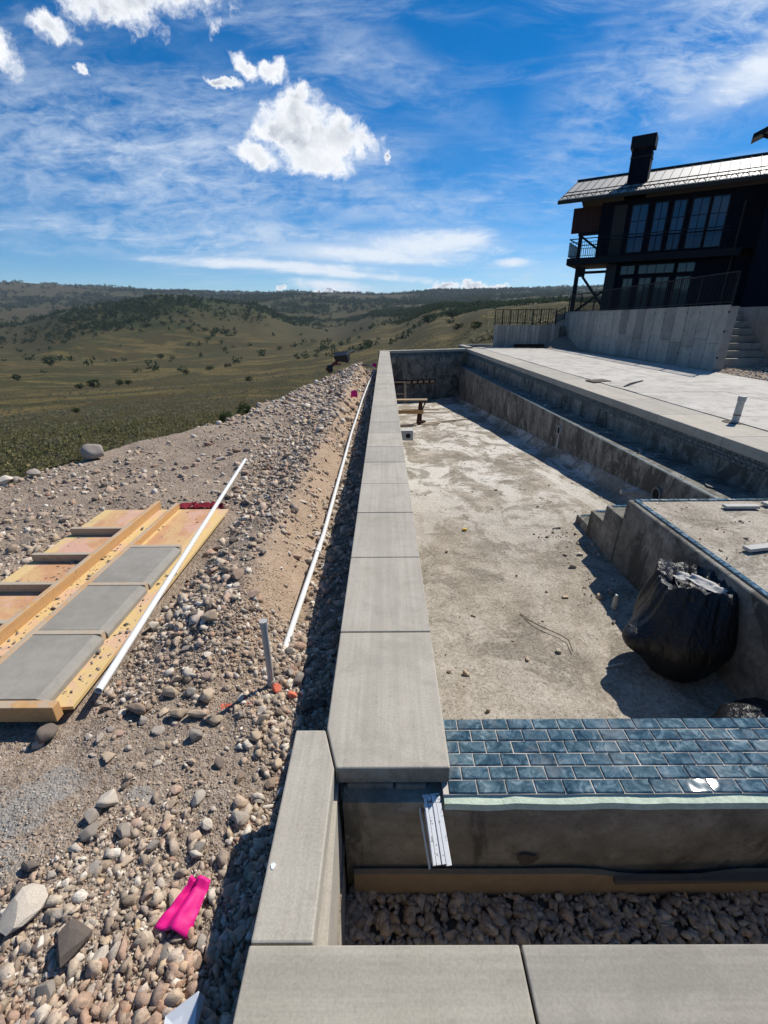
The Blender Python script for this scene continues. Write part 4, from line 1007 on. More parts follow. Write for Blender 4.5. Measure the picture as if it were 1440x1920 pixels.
for k, (y0, y1) in enumerate([(1.722, 2.222), (2.268, 2.767), (2.813, 3.352)]):
    mb = MB(); pl = [(-2.104, FZ), (-1.690, FZ), (-1.690, FZ+.030), (-1.705, FZ+.050), (-1.735, FZ+.061), (-2.104, FZ+.061)]
    n = len(pl); mb.v = [(p[0], y0, p[1]+.001) for p in pl]+[(p[0], y1, p[1]+.001) for p in pl]; mb.f = [tuple(range(n)), tuple(reversed(range(n, 2*n)))]+[(q, (q+1) % n, n+(q+1) % n, n+q) for q in range(n)]
    tag(obj('cast_slab', mb, 'cast_concrete', None, False, .003), lab[k], 'slab', 'cast slabs in the form')
# loose mortar crumbs on the plywood
def stone_mesh(name, seed, sub=2, cuts=7, sq=(1, .8, .6), rnd=.15, smooth=False):
    rg = np.random.default_rng(seed); bm = bmesh.new(); bmesh.ops.create_icosphere(bm, subdivisions=sub, radius=1)
    ns = rg.normal(size=(cuts, 3)); ns /= np.linalg.norm(ns, axis=1)[:, None]; ds = rg.uniform(.40, .82, cuts)
    for v in bm.verts:
        c = np.array(v.co)
        c *= 1+rnd*math.sin(3.1*c[0]+seed)*math.cos(2.7*c[1]-seed)
        for n_, d_ in zip(ns, ds):
            k = c@n_
            if k > d_: c = c-n_*(k-d_)*.94
        v.co = c*np.array(sq)
    if smooth:
        for _ in range(3): bmesh.ops.smooth_vert(bm, verts=bm.verts, factor=.5, use_axis_x=True, use_axis_y=True, use_axis_z=True)
        for v in bm.verts: v.co *= 1.06+.03*math.sin(7*v.co.x+seed)*math.sin(6*v.co.y)
    me = bpy.data.meshes.new(name); bm.to_mesh(me); bm.free()
    if smooth: me.polygons.foreach_set('use_smooth', [True]*len(me.polygons))
    return me
def protos(n, sub, seed, cuts=7, rnd=.15):
    out = []
    for i in range(n):
        rg = np.random.default_rng(seed+i)
        me = stone_mesh('p', seed+i, sub, cuts, (1, rg.uniform(.6, .95), rg.uniform(.42, .75)), rnd)
        v = np.zeros(len(me.vertices)*3, np.float32); me.vertices.foreach_get('co', v); f = np.zeros(len(me.polygons)*3, np.int32); me.polygons.foreach_get('vertices', f)
        out.append((v.reshape(-1, 3), f.reshape(-1, 3))); bpy.data.meshes.remove(me)
    return out
def scatter(name, mat, P, size, prot, tiltamp=.5, sink=.25, parent=None, normal=None):
    """one mesh of many small pieces; P (n,3) rest points, size (n,)"""
    n = len(P); who = RNG.integers(0, len(prot), n); V, F = [], []; base = 0
    for k, (pv, pf) in enumerate(prot):
        i = np.where(who == k)[0]
        if not len(i): continue
        a = RNG.uniform(0, 2*np.pi, len(i)); b = RNG.normal(0, tiltamp, len(i)); c = RNG.normal(0, tiltamp, len(i))
        ca, sa, cb, sb, cc, sc = np.cos(a), np.sin(a), np.cos(b), np.sin(b), np.cos(c), np.sin(c)
        Rz = np.zeros((len(i), 3, 3)); Rz[:, 0, 0] = ca; Rz[:, 0, 1] = -sa; Rz[:, 1, 0] = sa; Rz[:, 1, 1] = ca; Rz[:, 2, 2] = 1
        Rx = np.zeros_like(Rz); Rx[:, 0, 0] = 1; Rx[:, 1, 1] = cb; Rx[:, 1, 2] = -sb; Rx[:, 2, 1] = sb; Rx[:, 2, 2] = cb
        Ry = np.zeros_like(Rz); Ry[:, 1, 1] = 1; Ry[:, 0, 0] = cc; Ry[:, 0, 2] = sc; Ry[:, 2, 0] = -sc; Ry[:, 2, 2] = cc
        R = Rx@Ry@Rz
        s = size[i][:, None]*RNG.uniform(.75, 1.3, (len(i), 3))
        vv = np.einsum('nij,nkj->nki', R, pv[None]*s[:, None, :]) + (P[i]+np.array([0, 0, 1])*(size[i]*sink)[:, None])[:, None, :]
        V.append(vv.reshape(-1, 3)); F.append((pf[None]+(np.arange(len(i))*len(pv))[:, None, None]+base).reshape(-1, 3)); base += len(i)*len(pv)
    o = link(name, np_mesh(name, np.concatenate(V), np.concatenate(F)), mat, parent)
    return stuff(o)
def hulls(n, k, seed, sq=(1, .75, .5), power=1.):
    out = []
    for i in range(n):
        rg = np.random.default_rng(seed+i); bm = bmesh.new()
        d = rg.normal(size=(k, 3)); d /= np.linalg.norm(d, axis=1)[:, None]; d *= rg.uniform(.78, 1.08, (k, 1))
        d = d*np.array([1, sq[1]*rg.uniform(.75, 1.25), sq[2]*rg.uniform(.7, 1.3)])
        for p in d: bm.verts.new(p)
        r = bmesh.ops.convex_hull(bm, input=bm.verts)
        bmesh.ops.delete(bm, geom=[g for g in r['geom_interior'] if isinstance(g, bmesh.types.BMVert)], context='VERTS')
        bmesh.ops.triangulate(bm, faces=bm.faces); bmesh.ops.recalc_face_normals(bm, faces=bm.faces)
        bm.verts.ensure_lookup_table(); bm.verts.index_update()
        out.append((np.array([v.co[:] for v in bm.verts], np.float32), np.array([[v.index for v in f.verts] for f in bm.faces], np.int32))); bm.free()
    return out
PRM = hulls(26, 13, 200, (1, .78, .55)); PR0 = hulls(26, 16, 300, (1, .8, .58)); CHIP = hulls(14, 9, 360, (1, .75, .35))
ICO = []
for i in range(8):
    bm = bmesh.new(); bmesh.ops.create_icosphere(bm, subdivisions=1, radius=1)   # 12-vertex clod
    rg = np.random.default_rng(400+i); v = np.array([q.co[:] for q in bm.verts])*rg.uniform(.7, 1.15, (12 if len(bm.verts) == 12 else len(bm.verts), 1))*np.array([1, rg.uniform(.6, 1), rg.uniform(.45, .8)])
    ICO.append((v.astype(np.float32), np.array([[q.index for q in f.verts] for f in bm.faces], np.int32))); bm.free()
def pts(n, x0, x1, y0, y1, fn, dens=None, keep=None):
    x = RNG.uniform(x0, x1, n); y = RNG.uniform(y0, y1, n)
    k = np.ones(n, bool)
    if dens is not None: k &= RNG.uniform(0, 1, n) < dens(x, y)
    if keep is not None: k &= keep(x, y)
    x, y = x[k], y[k]; return np.stack([x, y, fn(x, y)], -1)
def inform(x, y, m=.0): return (x > -2.88-m) & (x < -1.56+m) & (y > 1.64-m) & (y < 4.34+m)
# crumbs on the plywood: between the rails and along the right edge
q = np.concatenate([pts(420, -2.30, -2.15, 1.8, 4.2, lambda x, y: FZ+0*x, lambda x, y: .15+.85*(vnoise(x*6, y*3.2, 5) > .05)), pts(240, -1.68, -1.59, 1.8, 3.3, lambda x, y: FZ+0*x, lambda x, y: .25+.75*(vnoise(x*6, y*3, 9) > .0)), pts(40, -2.1, -1.65, 3.4, 4.25, lambda x, y: FZ+0*x), pts(130, -2.6, -2.36, 2.95, 3.24, lambda x, y: FZ+0*x, lambda x, y: sstep(x, -2.6, -2.4)), pts(60, -2.75, -2.4, 1.9, 3.7, lambda x, y: FZ+0*x)])
q = q[RNG.uniform(0, 1, len(q)) < .6]
scatter('mortar_crumbs', 'stone_grey', q, RNG.gamma(2., .004, len(q))+.002, CHIP, .3, .15)

# ------------------------------------------------------------------ pipes, riser, flags
lp = thing('white_pipe', (-1.66, 3.8, -.25), 'long loose white pipe lying over the right edge of the casting form', 'pipe')
pa, pb = Vector((-1.475, 1.800, -.262)), Vector((-1.870, 5.90, -.245))
obj('pipe_body', MB().pipe(pa, pb, .0195, .016, 18), 'white_pvc', lp, True)
tp = thing('trench_pipe', (-.59, 9, -.42), 'white pipe with a coupling running down the trench beside the pool wall', 'pipe')
TPP = [(-.640, 2.04), (-.592, 3.93), (-.600, 8.13), (-.56, 12.0), (-.50, 14.6), (-.44, 16.4)]
def tz(i): return [-.405, -.405, -.395, -.38, -.36, -.36][i]
obj('pipe_body', MB().tube([(x, y, tz(i)) for i, (x, y) in enumerate(TPP)], .020, 14), 'white_pvc', tp, True)
obj('coupling', MB().tube([(-.6005, 3.55, -.405), (-.598, 3.68, -.405)], .0245, 14), 'white_pvc', tp, True)
rs_ = thing('pipe_riser', (-.636, 1.95, -.36), 'upright grey capped pipe riser standing at the near end of the trench pipe', 'pipe')
ra, rb = Vector((-.634, 1.95, -.42)), Vector((-.634, 1.95, .045))
obj('pipe_body', MB().tube([ra, rb], .0175, 16), 'grey_pvc', rs_, True); obj('pipe_cap', MB().tube([rb-Vector((0, 0, .030)), rb+Vector((0, 0, .008))], .0215, 16), 'grey_pvc', rs_); obj('pipe_collar', MB().tube([Vector((-.634, 1.95, -.40)), Vector((-.634, 1.95, -.335))], .022, 16), 'grey_pvc', rs_, True)
hz = [(-.42, 15.9, -.33), (-.36, 16.6, -.26), (-.40, 17.4, -.18), (-.62, 18.1, -.16), (-.95, 18.5, -.20), (-1.15, 18.7, -.32)]
tag(obj('black_hose', MB().tube(hz, .028, 8), 'black_plastic', None, True), 'black hose curling out of the trench at the far end of the bank', 'hose')
hz = [(-.47, 9.9, -.42), (-.44, 10.6, -.36), (-.50, 11.2, -.33), (-.47, 12.2, -.34), (-.42, 14, -.33)]
tag(obj('black_cable', MB().tube(hz, .012, 6), 'black_plastic', None, True), 'thin black cable lying in the trench next to the white pipe', 'cable')

def cloth(name, corners, mat, nu=10, nv=14, amp=.012, seed=1, thick=.0015):
    a, b, c, d = [Vector(q) for q in corners]; V = []; F = []
    for j in range(nv+1):
        for i in range(nu+1):
            u, v = i/nu, j/nv; p = (a*(1-u)+b*u)*(1-v)+(d*(1-u)+c*u)*v
            V.append((p.x, p.y, p.z+amp*math.sin(u*9+seed)*(.5+.5*math.cos(v*3+seed))+amp*.7*float(vnoise(u*5, v*7, seed))))
    for j in range(nv):
        for i in range(nu): k = j*(nu+1)+i; F.append((k, k+1, k+nu+2, k+nu+1))
    mb = MB(); mb.v = V; mb.f = F; me = mb.mesh(name); o = link(name, me, mat, None, True)
    m = o.modifiers.new('thickness', 'SOLIDIFY'); m.thickness = thick; m.offset = 0
    return o
f0 = at(286, 1740, -.325); f1 = at(352, 1760, -.32); f2 = at(396, 1652, -.30); f3 = at(362, 1648, -.30)
fo = cloth('pink_flag', [f0, f1, f2, f3], 'pink_vinyl', 12, 14, .004, 2)
for v_ in fo.data.vertices:
    i_ = v_.index % 13/12; j_ = (v_.index//13)/14
    v_.co.z += (.035*max(0, 1-abs(i_-.60)/.42)-.006)*(.35+.65*(1-j_)) + .010*math.sin(i_*14+j_*2)*(1-i_) + .010*float(vnoise(i_*6., j_*7., 5)) + .005*float(vnoise(i_*14., j_*15., 6))
    if j_ > .86: v_.co.z += .012
tag(fo, 'bright pink marking flag lying flat on the gravel in front', 'flag', 'pink marking flags')
for k, (p, s, lb) in enumerate([((-.66, 11.1, -.28), .16, 'small pink marking flag standing by the trench pipe midway along the bank'), ((-.32, 18.2, -.30), .17, 'tiny pink marking flag at the far end beside the pool wall')]):
    t = thing('pink_flag', p, lb, 'flag', 'pink marking flags'); p = Vector(p)
    obj('stake', MB().tube([p-Vector((0, 0, .1)), p+Vector((0, 0, .20))], .003, 5), 'black_steel', t)
    c = cloth('flag_sheet', [p+Vector((0, 0, .02)), p+Vector((-s, .02, .05)), p+Vector((-s*.8, 0, .20)), p+Vector((0, 0, .19))], 'pink_vinyl', 6, 6, .02, 4+k); setparent(c, t)
w0 = at(310, 1905, -.30); w1 = at(372, 1858, -.27); w2 = at(384, 1868, -.30); w3 = at(362, 1955, -.31); w4 = at(300, 1960, -.31)
mb = MB(); mb.v = [tuple(w4), tuple(w3), tuple(w2), tuple(w1), tuple(w0)]+[tuple(Vector(q)-Vector((0, 0, .006))) for q in (w4, w3, w2, w1, w0)]
mb.f = [(0, 1, 2, 3, 4), (9, 8, 7, 6, 5)]+[(k, k+5, (k+1) % 5+5, (k+1) % 5) for k in range(5)]
tag(obj('white_card', mb, 'white_card'), 'white plastic scrap on the gravel at the bottom edge', 'scrap')
r0 = at(350, 950, -.33); rc = thing('red_cloth', r0, 'crumpled dark red cloth behind the far end of the casting form', 'cloth')
for k in range(3):
    c = cloth('cloth_fold', [r0+Vector((-.16+.17*k, -.02+.01*k, -.01)), r0+Vector((.10+.15*k, -.03, .0)), r0+Vector((.08+.14*k, .10-.03*k, .02)), r0+Vector((-.12+.16*k, .06+.03*k, .0))], 'red_cloth', 18, 12, .016, 11+3*k); setparent(c, rc)

# tipped cart at the far end of the bank
ct = thing('tipped_cart', (-1.72, 18.0, -.35), 'black tipped-up cart with a reddish frame at the far end of the bank', 'cart')
c0 = Vector((-1.55, 18.0, .02)); CS = .72
obj('tray', MB().hexa([c0+Vector(q)*CS for q in ((-.42, -.05, -.02), (.28, -.2, -.12), (.36, .15, .10), (-.36, .3, .2), (-.50, -.10, .22), (.22, -.26, .30), (.30, .12, .46), (-.44, .3, .42))]), 'black_plastic', ct, False, .02)
for a, b in (((-.95, 0, -.45), (-.30, .0, .02)), ((-.80, .1, -.42), (-.15, .1, .05)), ((-.62, -.05, -.2), (-.1, -.1, -.15))): obj('frame_tube', MB().tube([c0+Vector(a)*CS, c0+Vector(b)*CS], .03, 8), 'rust_steel', ct)
obj('wheel', MB().tube([c0+Vector((-.80, -.06, -.42))*CS, c0+Vector((-.66, .04, -.40))*CS], .15, 18), 'black_plastic', ct, False, .02)
obj('handle', MB().tube([c0+Vector((.30, .1, .40))*CS, c0+Vector((.55, .1, .50))*CS], .02, 8), 'grey_pvc', ct)

# ------------------------------------------------------------------ things in the pool
def bag(name, base, top, r, h, label, seed, open_top=True, lean=0.):
    rg = np.random.default_rng(seed); NA, NH = 168, 80; V = []; F = []
    base, top = Vector(base), Vector(top)
    ph = rg.uniform(0, 6.28, 12); am = rg.uniform(.4, 1., 12)
    for j in range(NH+1):
        v = j/NH
        prof = (.55+.52*math.sin(min(v*2.0, 1)*math.pi*.5)-.60*max(0, v-.50)**1.15) if open_top else (1.0-.25*v-1.0*max(0, v-.62)**1.6*1.9)
        if v < .06: prof *= .86+.14*(v/.06)
        c = base.lerp(top, v)
        for i in range(NA):
            a = 2*math.pi*i/NA
            w = 0
            for k in range(4): w += am[k]*math.sin((k+2)*a+ph[k]+1.2*v*math.sin(k*1.7))/(k+2.5)
            def ridge(n_, p_, sh): return 1-2*abs(math.asin(math.sin(n_*a*.5+p_+sh))/(math.pi/2))
            top_g = .25+1.1*max(0, v-.45)+.5*max(0, .25-v)
            fo = .060*ridge(9, ph[4], 1.6*math.sin(2.2*v+ph[5]))+.040*ridge(17, ph[6], 2.4*math.sin(1.9*v+ph[7]))+.022*ridge(31, ph[8], 3.*math.sin(2.6*v+ph[9]))
            w2 = float(vnoise(np.array(a*2.2+1.1*v), np.array(v*2.4), seed)); w3 = float(vnoise(np.array(a*9+3*v), np.array(v*2.2), seed+3))
            rr = r*prof*(1+.10*w*(.4+v)+.07*w2+.02*w3+fo*top_g+.42*math.exp(-((a-3.30)/.30)**2-((v-.40)/.17)**2))
            z = c.z+.035*w2*(1 if 0 < j < NH else .3)*(v)
            if open_top and v > .90: z += (.030*math.sin(3*a+ph[1])+.012*math.sin(7*a+ph[2])+.005*math.sin(16*a+ph[3]))*(v-.9)*10
            V.append((c.x+rr*math.cos(a), c.y+rr*.92*math.sin(a), z))
    for j in range(NH):
        for i in range(NA):
            k = j*NA+i; k2 = j*NA+(i+1) % NA; F.append((k, k2, k2+NA, k+NA))
    t = thing(name, base, label, 'rubbish bag', 'black rubbish bags')
    mb = MB(); mb.v = V; mb.f = F
    if open_top:                         # folded-in collar and sunk mouth
        n0 = NH*NA; n = len(mb.v)
        for ring, (k, dz) in enumerate(((.80, -.02), (.55, -.10))):
            for i in range(NA):
                p = Vector(V[n0+i]); q = top.lerp(p, k); mb.v.append((q.x, q.y, p.z+dz-.012*math.sin(7*i*2*math.pi/NA)))
        for ring in range(2):
            a0 = n0 if ring == 0 else n
            for i in range(NA): mb.f.append((a0+i, a0+(i+1) % NA, n+ring*NA+(i+1) % NA, n+ring*NA+i))
        mb.f.append(tuple(n+NA+i for i in range(NA)))
    else: mb.f.append(tuple(NH*NA+i for i in range(NA)))
    obj('bag_sack', mb, 'bag_plastic', t, True)
    return t
bt = bag('rubbish_bag', (2.30, 2.90, -1.135), (2.42, 3.10, -.405), .345, .7, 'big open black rubbish bag with white scrap on top leaning against the shelf', 3)
for pts_ in ([(2.30, 3.20, -.46), (2.40, 3.24, -.43), (2.44, 3.16, -.425), (2.36, 3.12, -.455)], [(2.36, 3.14, -.44), (2.46, 3.18, -.415), (2.62, 2.98, -.45), (2.53, 2.94, -.48)]):
    c = cloth('paper_scrap', pts_, 'paper', 16, 16, .03, 8, .004); c.name = 'paper_scrap'; setparent(c, bt)
bag('rubbish_bag', (2.42, 2.05, -1.135), (2.44, 2.07, -.80), .40, .3, 'second black rubbish bag mostly hidden behind the tiled dam wall', 9, False)
bk = thing('niche_block', (.35, 7.5, -.37), 'small pale concrete block with a dark round hole on the pool wall', 'block')
obj('block_body', MB().box(.15, .455, 7.42, 7.62, -.385, -.222), 'niche_concrete', bk, False, .004); obj('block_hole', MB().tube([(.375, 7.416, -.308), (.375, 7.43, -.308)], .040, 18), 'joint_gap', bk)
sh_ = thing('sawhorse', (.85, 15.5, -1.9), 'rough wooden sawhorse standing in the pool near its deep end', 'sawhorse')
zf, zt = -1.86, -1.06
obj('top_board', MB().bar((.12, 15.5, zt+.02), (1.40, 15.5, zt+.02), .16, .05), 'lumber_pale', sh_)
obj('cross_board', MB().bar((.2, 15.42, zt-.36), (1.28, 15.42, zt-.36), .04, .12), 'form_lumber', sh_)
for a, b in (((1.18, 15.45, zf), (1.20, 15.45, zt)), ((.36, 15.45, zf), (.36, 15.45, zt)), ((1.12, 15.8, zf), (1.18, 15.55, zt)), ((.36, 15.8, zf), (.36, 15.55, zt))): obj('leg', MB().bar(a, b, .09, .05, (0, 1, 0)), 'soffit_wood', sh_)
obj('brace', MB().bar((1.22, 15.46, zt-.34), (1.36, 15.46, zt), .04, .05, (0, 1, 0)), 'soffit_wood', sh_); obj('brace', MB().bar((.34, 15.46, zt-.34), (.20, 15.46, zt), .04, .05, (0, 1, 0)), 'soffit_wood', sh_)
obj('foot_plate', MB().bar((1.1, 15.35, zf+.05), (1.32, 15.55, zf+.05), .16, .16), 'soffit_wood', sh_)
for k, (x0, y0, x1, y1, lb) in enumerate([(.3, 14.9, 1.05, 15.0, 'short plank on the pool floor at the sawhorse foot'), (1.3, 15.3, 2.9, 16.4, 'long thin plank on the pool floor reaching into the bench shadow'), (1.2, 15.0, 1.8, 15.3, 'short stick on the pool floor right of the sawhorse'), (.9, 18.4, 2.6, 18.6, 'thin board on the pool floor behind the sawhorse'), (.7, 19.6, 2.3, 19.7, 'farthest thin board on the sunlit pool floor')]):
    z = float(fz(y0)); z1 = float(fz(y1)); tag(obj('plank', MB().bar((x0, y0, z+.05), (x1, y1, z1+.05), .09, .035), 'old_lumber', None), lb, 'plank', 'planks on the pool floor')
lad = thing('ladder_frame', (.6, 23.2, -2.4), 'pale wooden frame with one rung leaning at the far end wall', 'frame')
for x in (.42, 1.0): obj('stile', MB().bar((x, 22.95, -2.42), (x, 23.4, -1.42), .11, .06), 'old_lumber', lad)
obj('rung', MB().bar((.42, 23.1, -1.98), (1.0, 23.1, -1.98), .05, .05), 'old_lumber', lad); obj('rung', MB().bar((.42, 23.38, -1.45), (1.0, 23.38, -1.45), .05, .07), 'old_lumber', lad)
wl = thing('wall_batten', (2., 23.9, -1.6), 'reddish board with pale blocks fixed on the far end wall', 'board')
obj('board', hex2(A+dv*.75, A+dv*2.9, .0, .045, -1.62, -1.42), 'soffit_wood', wl)
for k in range(5): obj('block', hex2(A+dv*(1.35+.32*k), A+dv*(1.55+.32*k), .03, .0, -1.58, -1.46), 'lumber_pale', wl)
# small rubbish on the pool floor and shelf
def floorz(x, y): return fz(y)+.022*fbm(np.asarray(x)/.8, np.asarray(y)/.8, 3, 60)+.012*fbm(np.asarray(x)/.13, np.asarray(y)/.13, 2, 61)
q = np.concatenate([pts(2800, .3, 3.8, 1.6, 22, floorz, lambda x, y: .25+.75*(vnoise(x*1.1, y*.7, 17) > .08)), pts(260, 2.0, 2.62, 3.6, 5.6, floorz)])
q = q[~((q[:, 0] > 2.55) & (q[:, 1] < 5.8))]
scatter('floor_debris', 'gravel_mix', q, RNG.gamma(1.4, .008, len(q))+.003, CHIP, .4, .15)
q = pts(260, 2.75, 4.4, 1.7, 4.5, lambda x, y: PZ+.01+0*x); scatter('shelf_debris', 'gravel_mix', q, RNG.gamma(2., .004, len(q))+.003, CHIP, .5, .2)
q = pts(130, 3.98, 4.35, 5.5, 22, lambda x, y: -.532-.0135*(y-5.3)+0*x); scatter('bench_debris', 'gravel_mix', q, RNG.gamma(2., .010, len(q))+.004, CHIP, .4, .2)
DEB = [(1046, 1222, .040, 'pale', 'pale chunk of mortar on the pool floor nearest the black bag'), (988, 1240, .032, 'tan', 'tan clod on the pool floor left of the pale mortar chunk'), (1074, 1064, .045, 'grey', 'broken grey chip on the pool floor beside the step shadow'), (1090, 1040, .05, 'pale', 'flat pale chip at the foot of the steps'),
       (842, 1262, .022, 'brown', 'small brown clod on the pool floor along the coping'), (838, 1036, .024, 'grey', 'small grey stone in the pool beside the second coping joint'), (1150, 1168, .030, 'grey', 'little stone at the edge of the bag shadow'), (915, 1332, .024, 'brown', 'small brown stone just behind the blue tiles'), (872, 868, .030, 'pale', 'white chip on the pale part of the pool floor')]
SMESH = [stone_mesh('stone', 900+i, 2, 8+(i % 4)*2, (1, .62+.05*(i % 7), .45+.05*(i % 5)), .15, False) for i in range(14)]
RMESH = [stone_mesh('stone', 950+i, 4, 9, (1, .70+.06*(i % 4), .52+.06*(i % 4)), .2, True) for i in range(10)]
SM = {}
def stone(p, size, kind, label, cat='stone', group=None, rounded=False, flat=1., rz=None, sink=.35):
    base = random.choice(RMESH if rounded else SMESH)
    key = (base.name, kind)
    if key not in SM:
        me = base.copy(); me.materials.clear(); me.materials.append(MATS['stone_'+kind if kind != 'painted' else 'painted_stone']); SM[key] = me
    o = bpy.data.objects.new('stone', SM[key]); COL.objects.link(o)
    o.location = (p[0], p[1], p[2]+size*sink*flat); o.scale = (size, size*random.uniform(.85, 1.1), size*flat)
    o.rotation_euler = (random.gauss(0, .18), random.gauss(0, .18), rz if rz is not None else random.uniform(0, 6.28))
    return tag(o, label, cat, group)
for px, py, s, k, lb in DEB:
    p = at(px, py, -1.13)
    if py < 900: p = at(px, py, -1.35)
    stone((p.x, p.y, float(floorz(p.x, p.y))), s, k, lb, 'chunk', 'debris chunks on the pool floor')
p = at(872, 994, -1.13); tag(obj('yellow_scrap', MB().box(p.x-.03, p.x+.02, p.y-.02, p.y+.02, p.z, p.z+.025), 'yellow_plastic', None, False, .004), 'tiny yellow plastic scrap on the pool floor beside the coping', 'scrap')
p = at(1060, 1120, -1.13); tag(obj('orange_scrap', MB().box(p.x-.03, p.x+.03, p.y-.015, p.y+.02, p.z, p.z+.012), 'form_lumber', None, False, .004), 'small orange scrap on the pool floor left of the black bag', 'scrap')
p = at(1152, 1250, -1.13); tag(obj('thin_stick', MB().bar(p+Vector((-.07, -.01, .01)), p+Vector((.08, .02, .015)), .012, .010), 'paper'), 'thin pale stick on the pool floor in front of the black bag', 'stick')
p = at(1152, 1140, -1.13); tag(obj('plastic_bottle', MB().tube([p, p+Vector((0, 0, .11)), p+Vector((0, 0, .13)), p+Vector((0, 0, .15))], .032, 12, r2=.016), 'dull_pvc', None, True), 'crumpled pale bottle in the shadow between steps and bag', 'bottle')
w = [at(975, 1150, -1.12), at(990, 1162, -1.115), at(1015, 1175, -1.10), at(1050, 1190, -1.11), at(1066, 1200, -1.115), at(1074, 1222, -1.12)]
tag(obj('bent_wire', MB().tube(w, .004, 5), 'dry_wire'), 'thin bent wire lying on the pool floor left of the black bag', 'wire')
for k, (x, y, l, a, lb) in enumerate([(3.62, 4.33, .34, 0., 'short grey plank on the sun shelf close to its back edge'), (4.05, 4.42, .30, .1, 'pale offcut at the right end of the shelf back edge'), (3.25, 3.45, .50, .10, 'long grey batten lying across the middle of the sun shelf')]):
    tag(obj('offcut', MB().bar((x-l/2, y-a*l, PZ+.035), (x+l/2, y+a*l, PZ+.035), .07, .028), 'niche_concrete'), lb, 'offcut', 'offcuts on the sun shelf')
for px, py, lb in [(1270, 868, 'dark flat rubble piece on the bench ledge'), ]:
    stone((4.15, 7.3, bz(7.3)), .10, 'grey', lb, 'chunk', None, False, .5)
stone((4.12, 5.5, bz(5.5)), .09, 'grey', 'crumpled grey scrap on the near end of the bench ledge', 'scrap', None, False, .4)

# capped pipe post on the deck
pp = thing('deck_pipe', (5.22, 6.84, 0), 'capped grey pipe standing upright in the concrete deck edge', 'pipe')
obj('pipe_body', MB().tube([(5.22, 6.84, -.1), (5.23, 6.84, .34)], .048, 18), 'dull_pvc', pp, True); obj('pipe_cap', MB().tube([(5.23, 6.84, .31), (5.231, 6.84, .385)], .055, 18), 'grey_pvc', pp, False, .006)
obj('pipe_clamp', MB().tube([(5.225, 6.84, .105), (5.225, 6.84, .118)], .0525, 18), 'rust_steel', pp); obj('pipe_sleeve', MB().pipe((5.22, 6.84, -.05), (5.22, 6.84, .004), .16, .15, 24), 'joint_gap', pp); obj('sleeve_bottom', MB().tube([(5.22, 6.84, .0015), (5.22, 6.84, .003)], .15, 24), 'dark_soil', pp)
tag(obj('cable_scrap', MB().tube([(5.35, 10.55, .02), (5.6, 10.8, .05), (5.95, 11.2, .03), (6.25, 11.5, .02)], .02, 6), 'black_plastic', None, True), 'short black hose bit lying on the pale deck', 'hose')
tag(obj('open_box_lid', MB().hexa([(5.0, 11.3, .0), (5.5, 11.5, .0), (5.45, 11.9, .0), (4.95, 11.7, .0), (5.0, 11.3, .03), (5.5, 11.5, .03), (5.45, 11.9, .03), (4.95, 11.7, .03)]), 'dark_soil'), 'dark flat cover plate lying on the deck next to the black hose bit', 'cover')
sk = thing('far_frame', (5.0, 26.3, 0), 'pale raised concrete edging frame behind the far deck corner', 'edging')
obj('edge_bar', MB().bar((4.2, 26.6, .05), (6.1, 26.5, .05), .25, .14), 'coping_concrete', sk); obj('edge_bar', MB().bar((4.15, 26.5, .04), (4.35, 24.9, .02), .3, .12), 'coping_concrete', sk)

# ------------------------------------------------------------------ gravel and stones
def near_d(x, y): return np.clip(.46+1.6*vnoise(x*2.1, y*2.1, 14)+.7*vnoise(x*6, y*6, 15)+.9*(1-sstep(y, .55, 1.2))+.9*(1-sstep(-x, .35, .75)), .05, 1)
def nocement(x, y): return ~((((x+1.52)/.36)**2+((y-1.22)/.30)**2) < 1)
def kp(x, y): return ~inform(x, y, .03) & ((x < -.372) | (y > 1.33) & (x < -.18)) & (x > np.interp(y, EY, EX)-.6)
def kp2(x, y): return kp(x, y) & nocement(x, y)
P1 = pts(30000, -2.6, -.18, .35, 2.6, pad, near_d, kp2)
scatter('gravel', 'gravel_mix', P1, np.clip(RNG.gamma(1.9, .0058, len(P1)), .006, .036), PRM, .7, .10)
P1 = pts(2600, -1.25, -.37, .35, .86, pad, lambda x, y: np.clip(.95-1.5*sstep(y-.25*(x+.9), .60, .86), 0, 1), kp)
scatter('pink_gravel', 'pink_gravel', P1+np.array([0, 0, .004]), np.clip(RNG.gamma(2.6, .0066, len(P1)), .006, .038), PRM+CHIP, .7, .18)
P1 = pts(42000, -2.8, -.18, .35, 3.0, pad, lambda x, y: .25+.75*near_d(x, y), kp)
scatter('fine_gravel', 'gravel_mix', P1, RNG.uniform(.003, .0095, len(P1)), CHIP, .6, .2)
def mid_d(x, y): return (1-.72*(1-sstep(x, -2.1, -1.6))*sstep(y, 3.9, 4.6))*np.clip(.46+1.3*vnoise(x*1.4, y*1.1, 24)+.8*vnoise(x*4, y*4, 25)+.45*sstep(x, -1.9, -1.2)-.75*sstep(x, -1.02, -.9)*(1-sstep(x, -.66, -.55)), .05, 1)
P1 = pts(26000, -4.6, -.18, 2.2, 9, pad, mid_d, kp)
scatter('gravel', 'gravel_mix', P1, np.clip(RNG.gamma(2.0, .0105, len(P1)), .008, .06), PR0+CHIP, .6, .10)
P1 = pts(24000, -4.8, -.18, 2.8, 10, pad, lambda x, y: .2+.8*mid_d(x, y), kp)
scatter('fine_gravel', 'gravel_mix', P1, RNG.uniform(.005, .015, len(P1)), CHIP, .5, .2)
P1 = pts(9000, -3.6, -.18, 8.5, 20, pad, lambda x, y: .35+.65*mid_d(x, y), kp)
scatter('far_gravel', 'gravel_mix', P1, np.clip(RNG.gamma(2.2, .014, len(P1)), .012, .09), ICO, .45, .2)
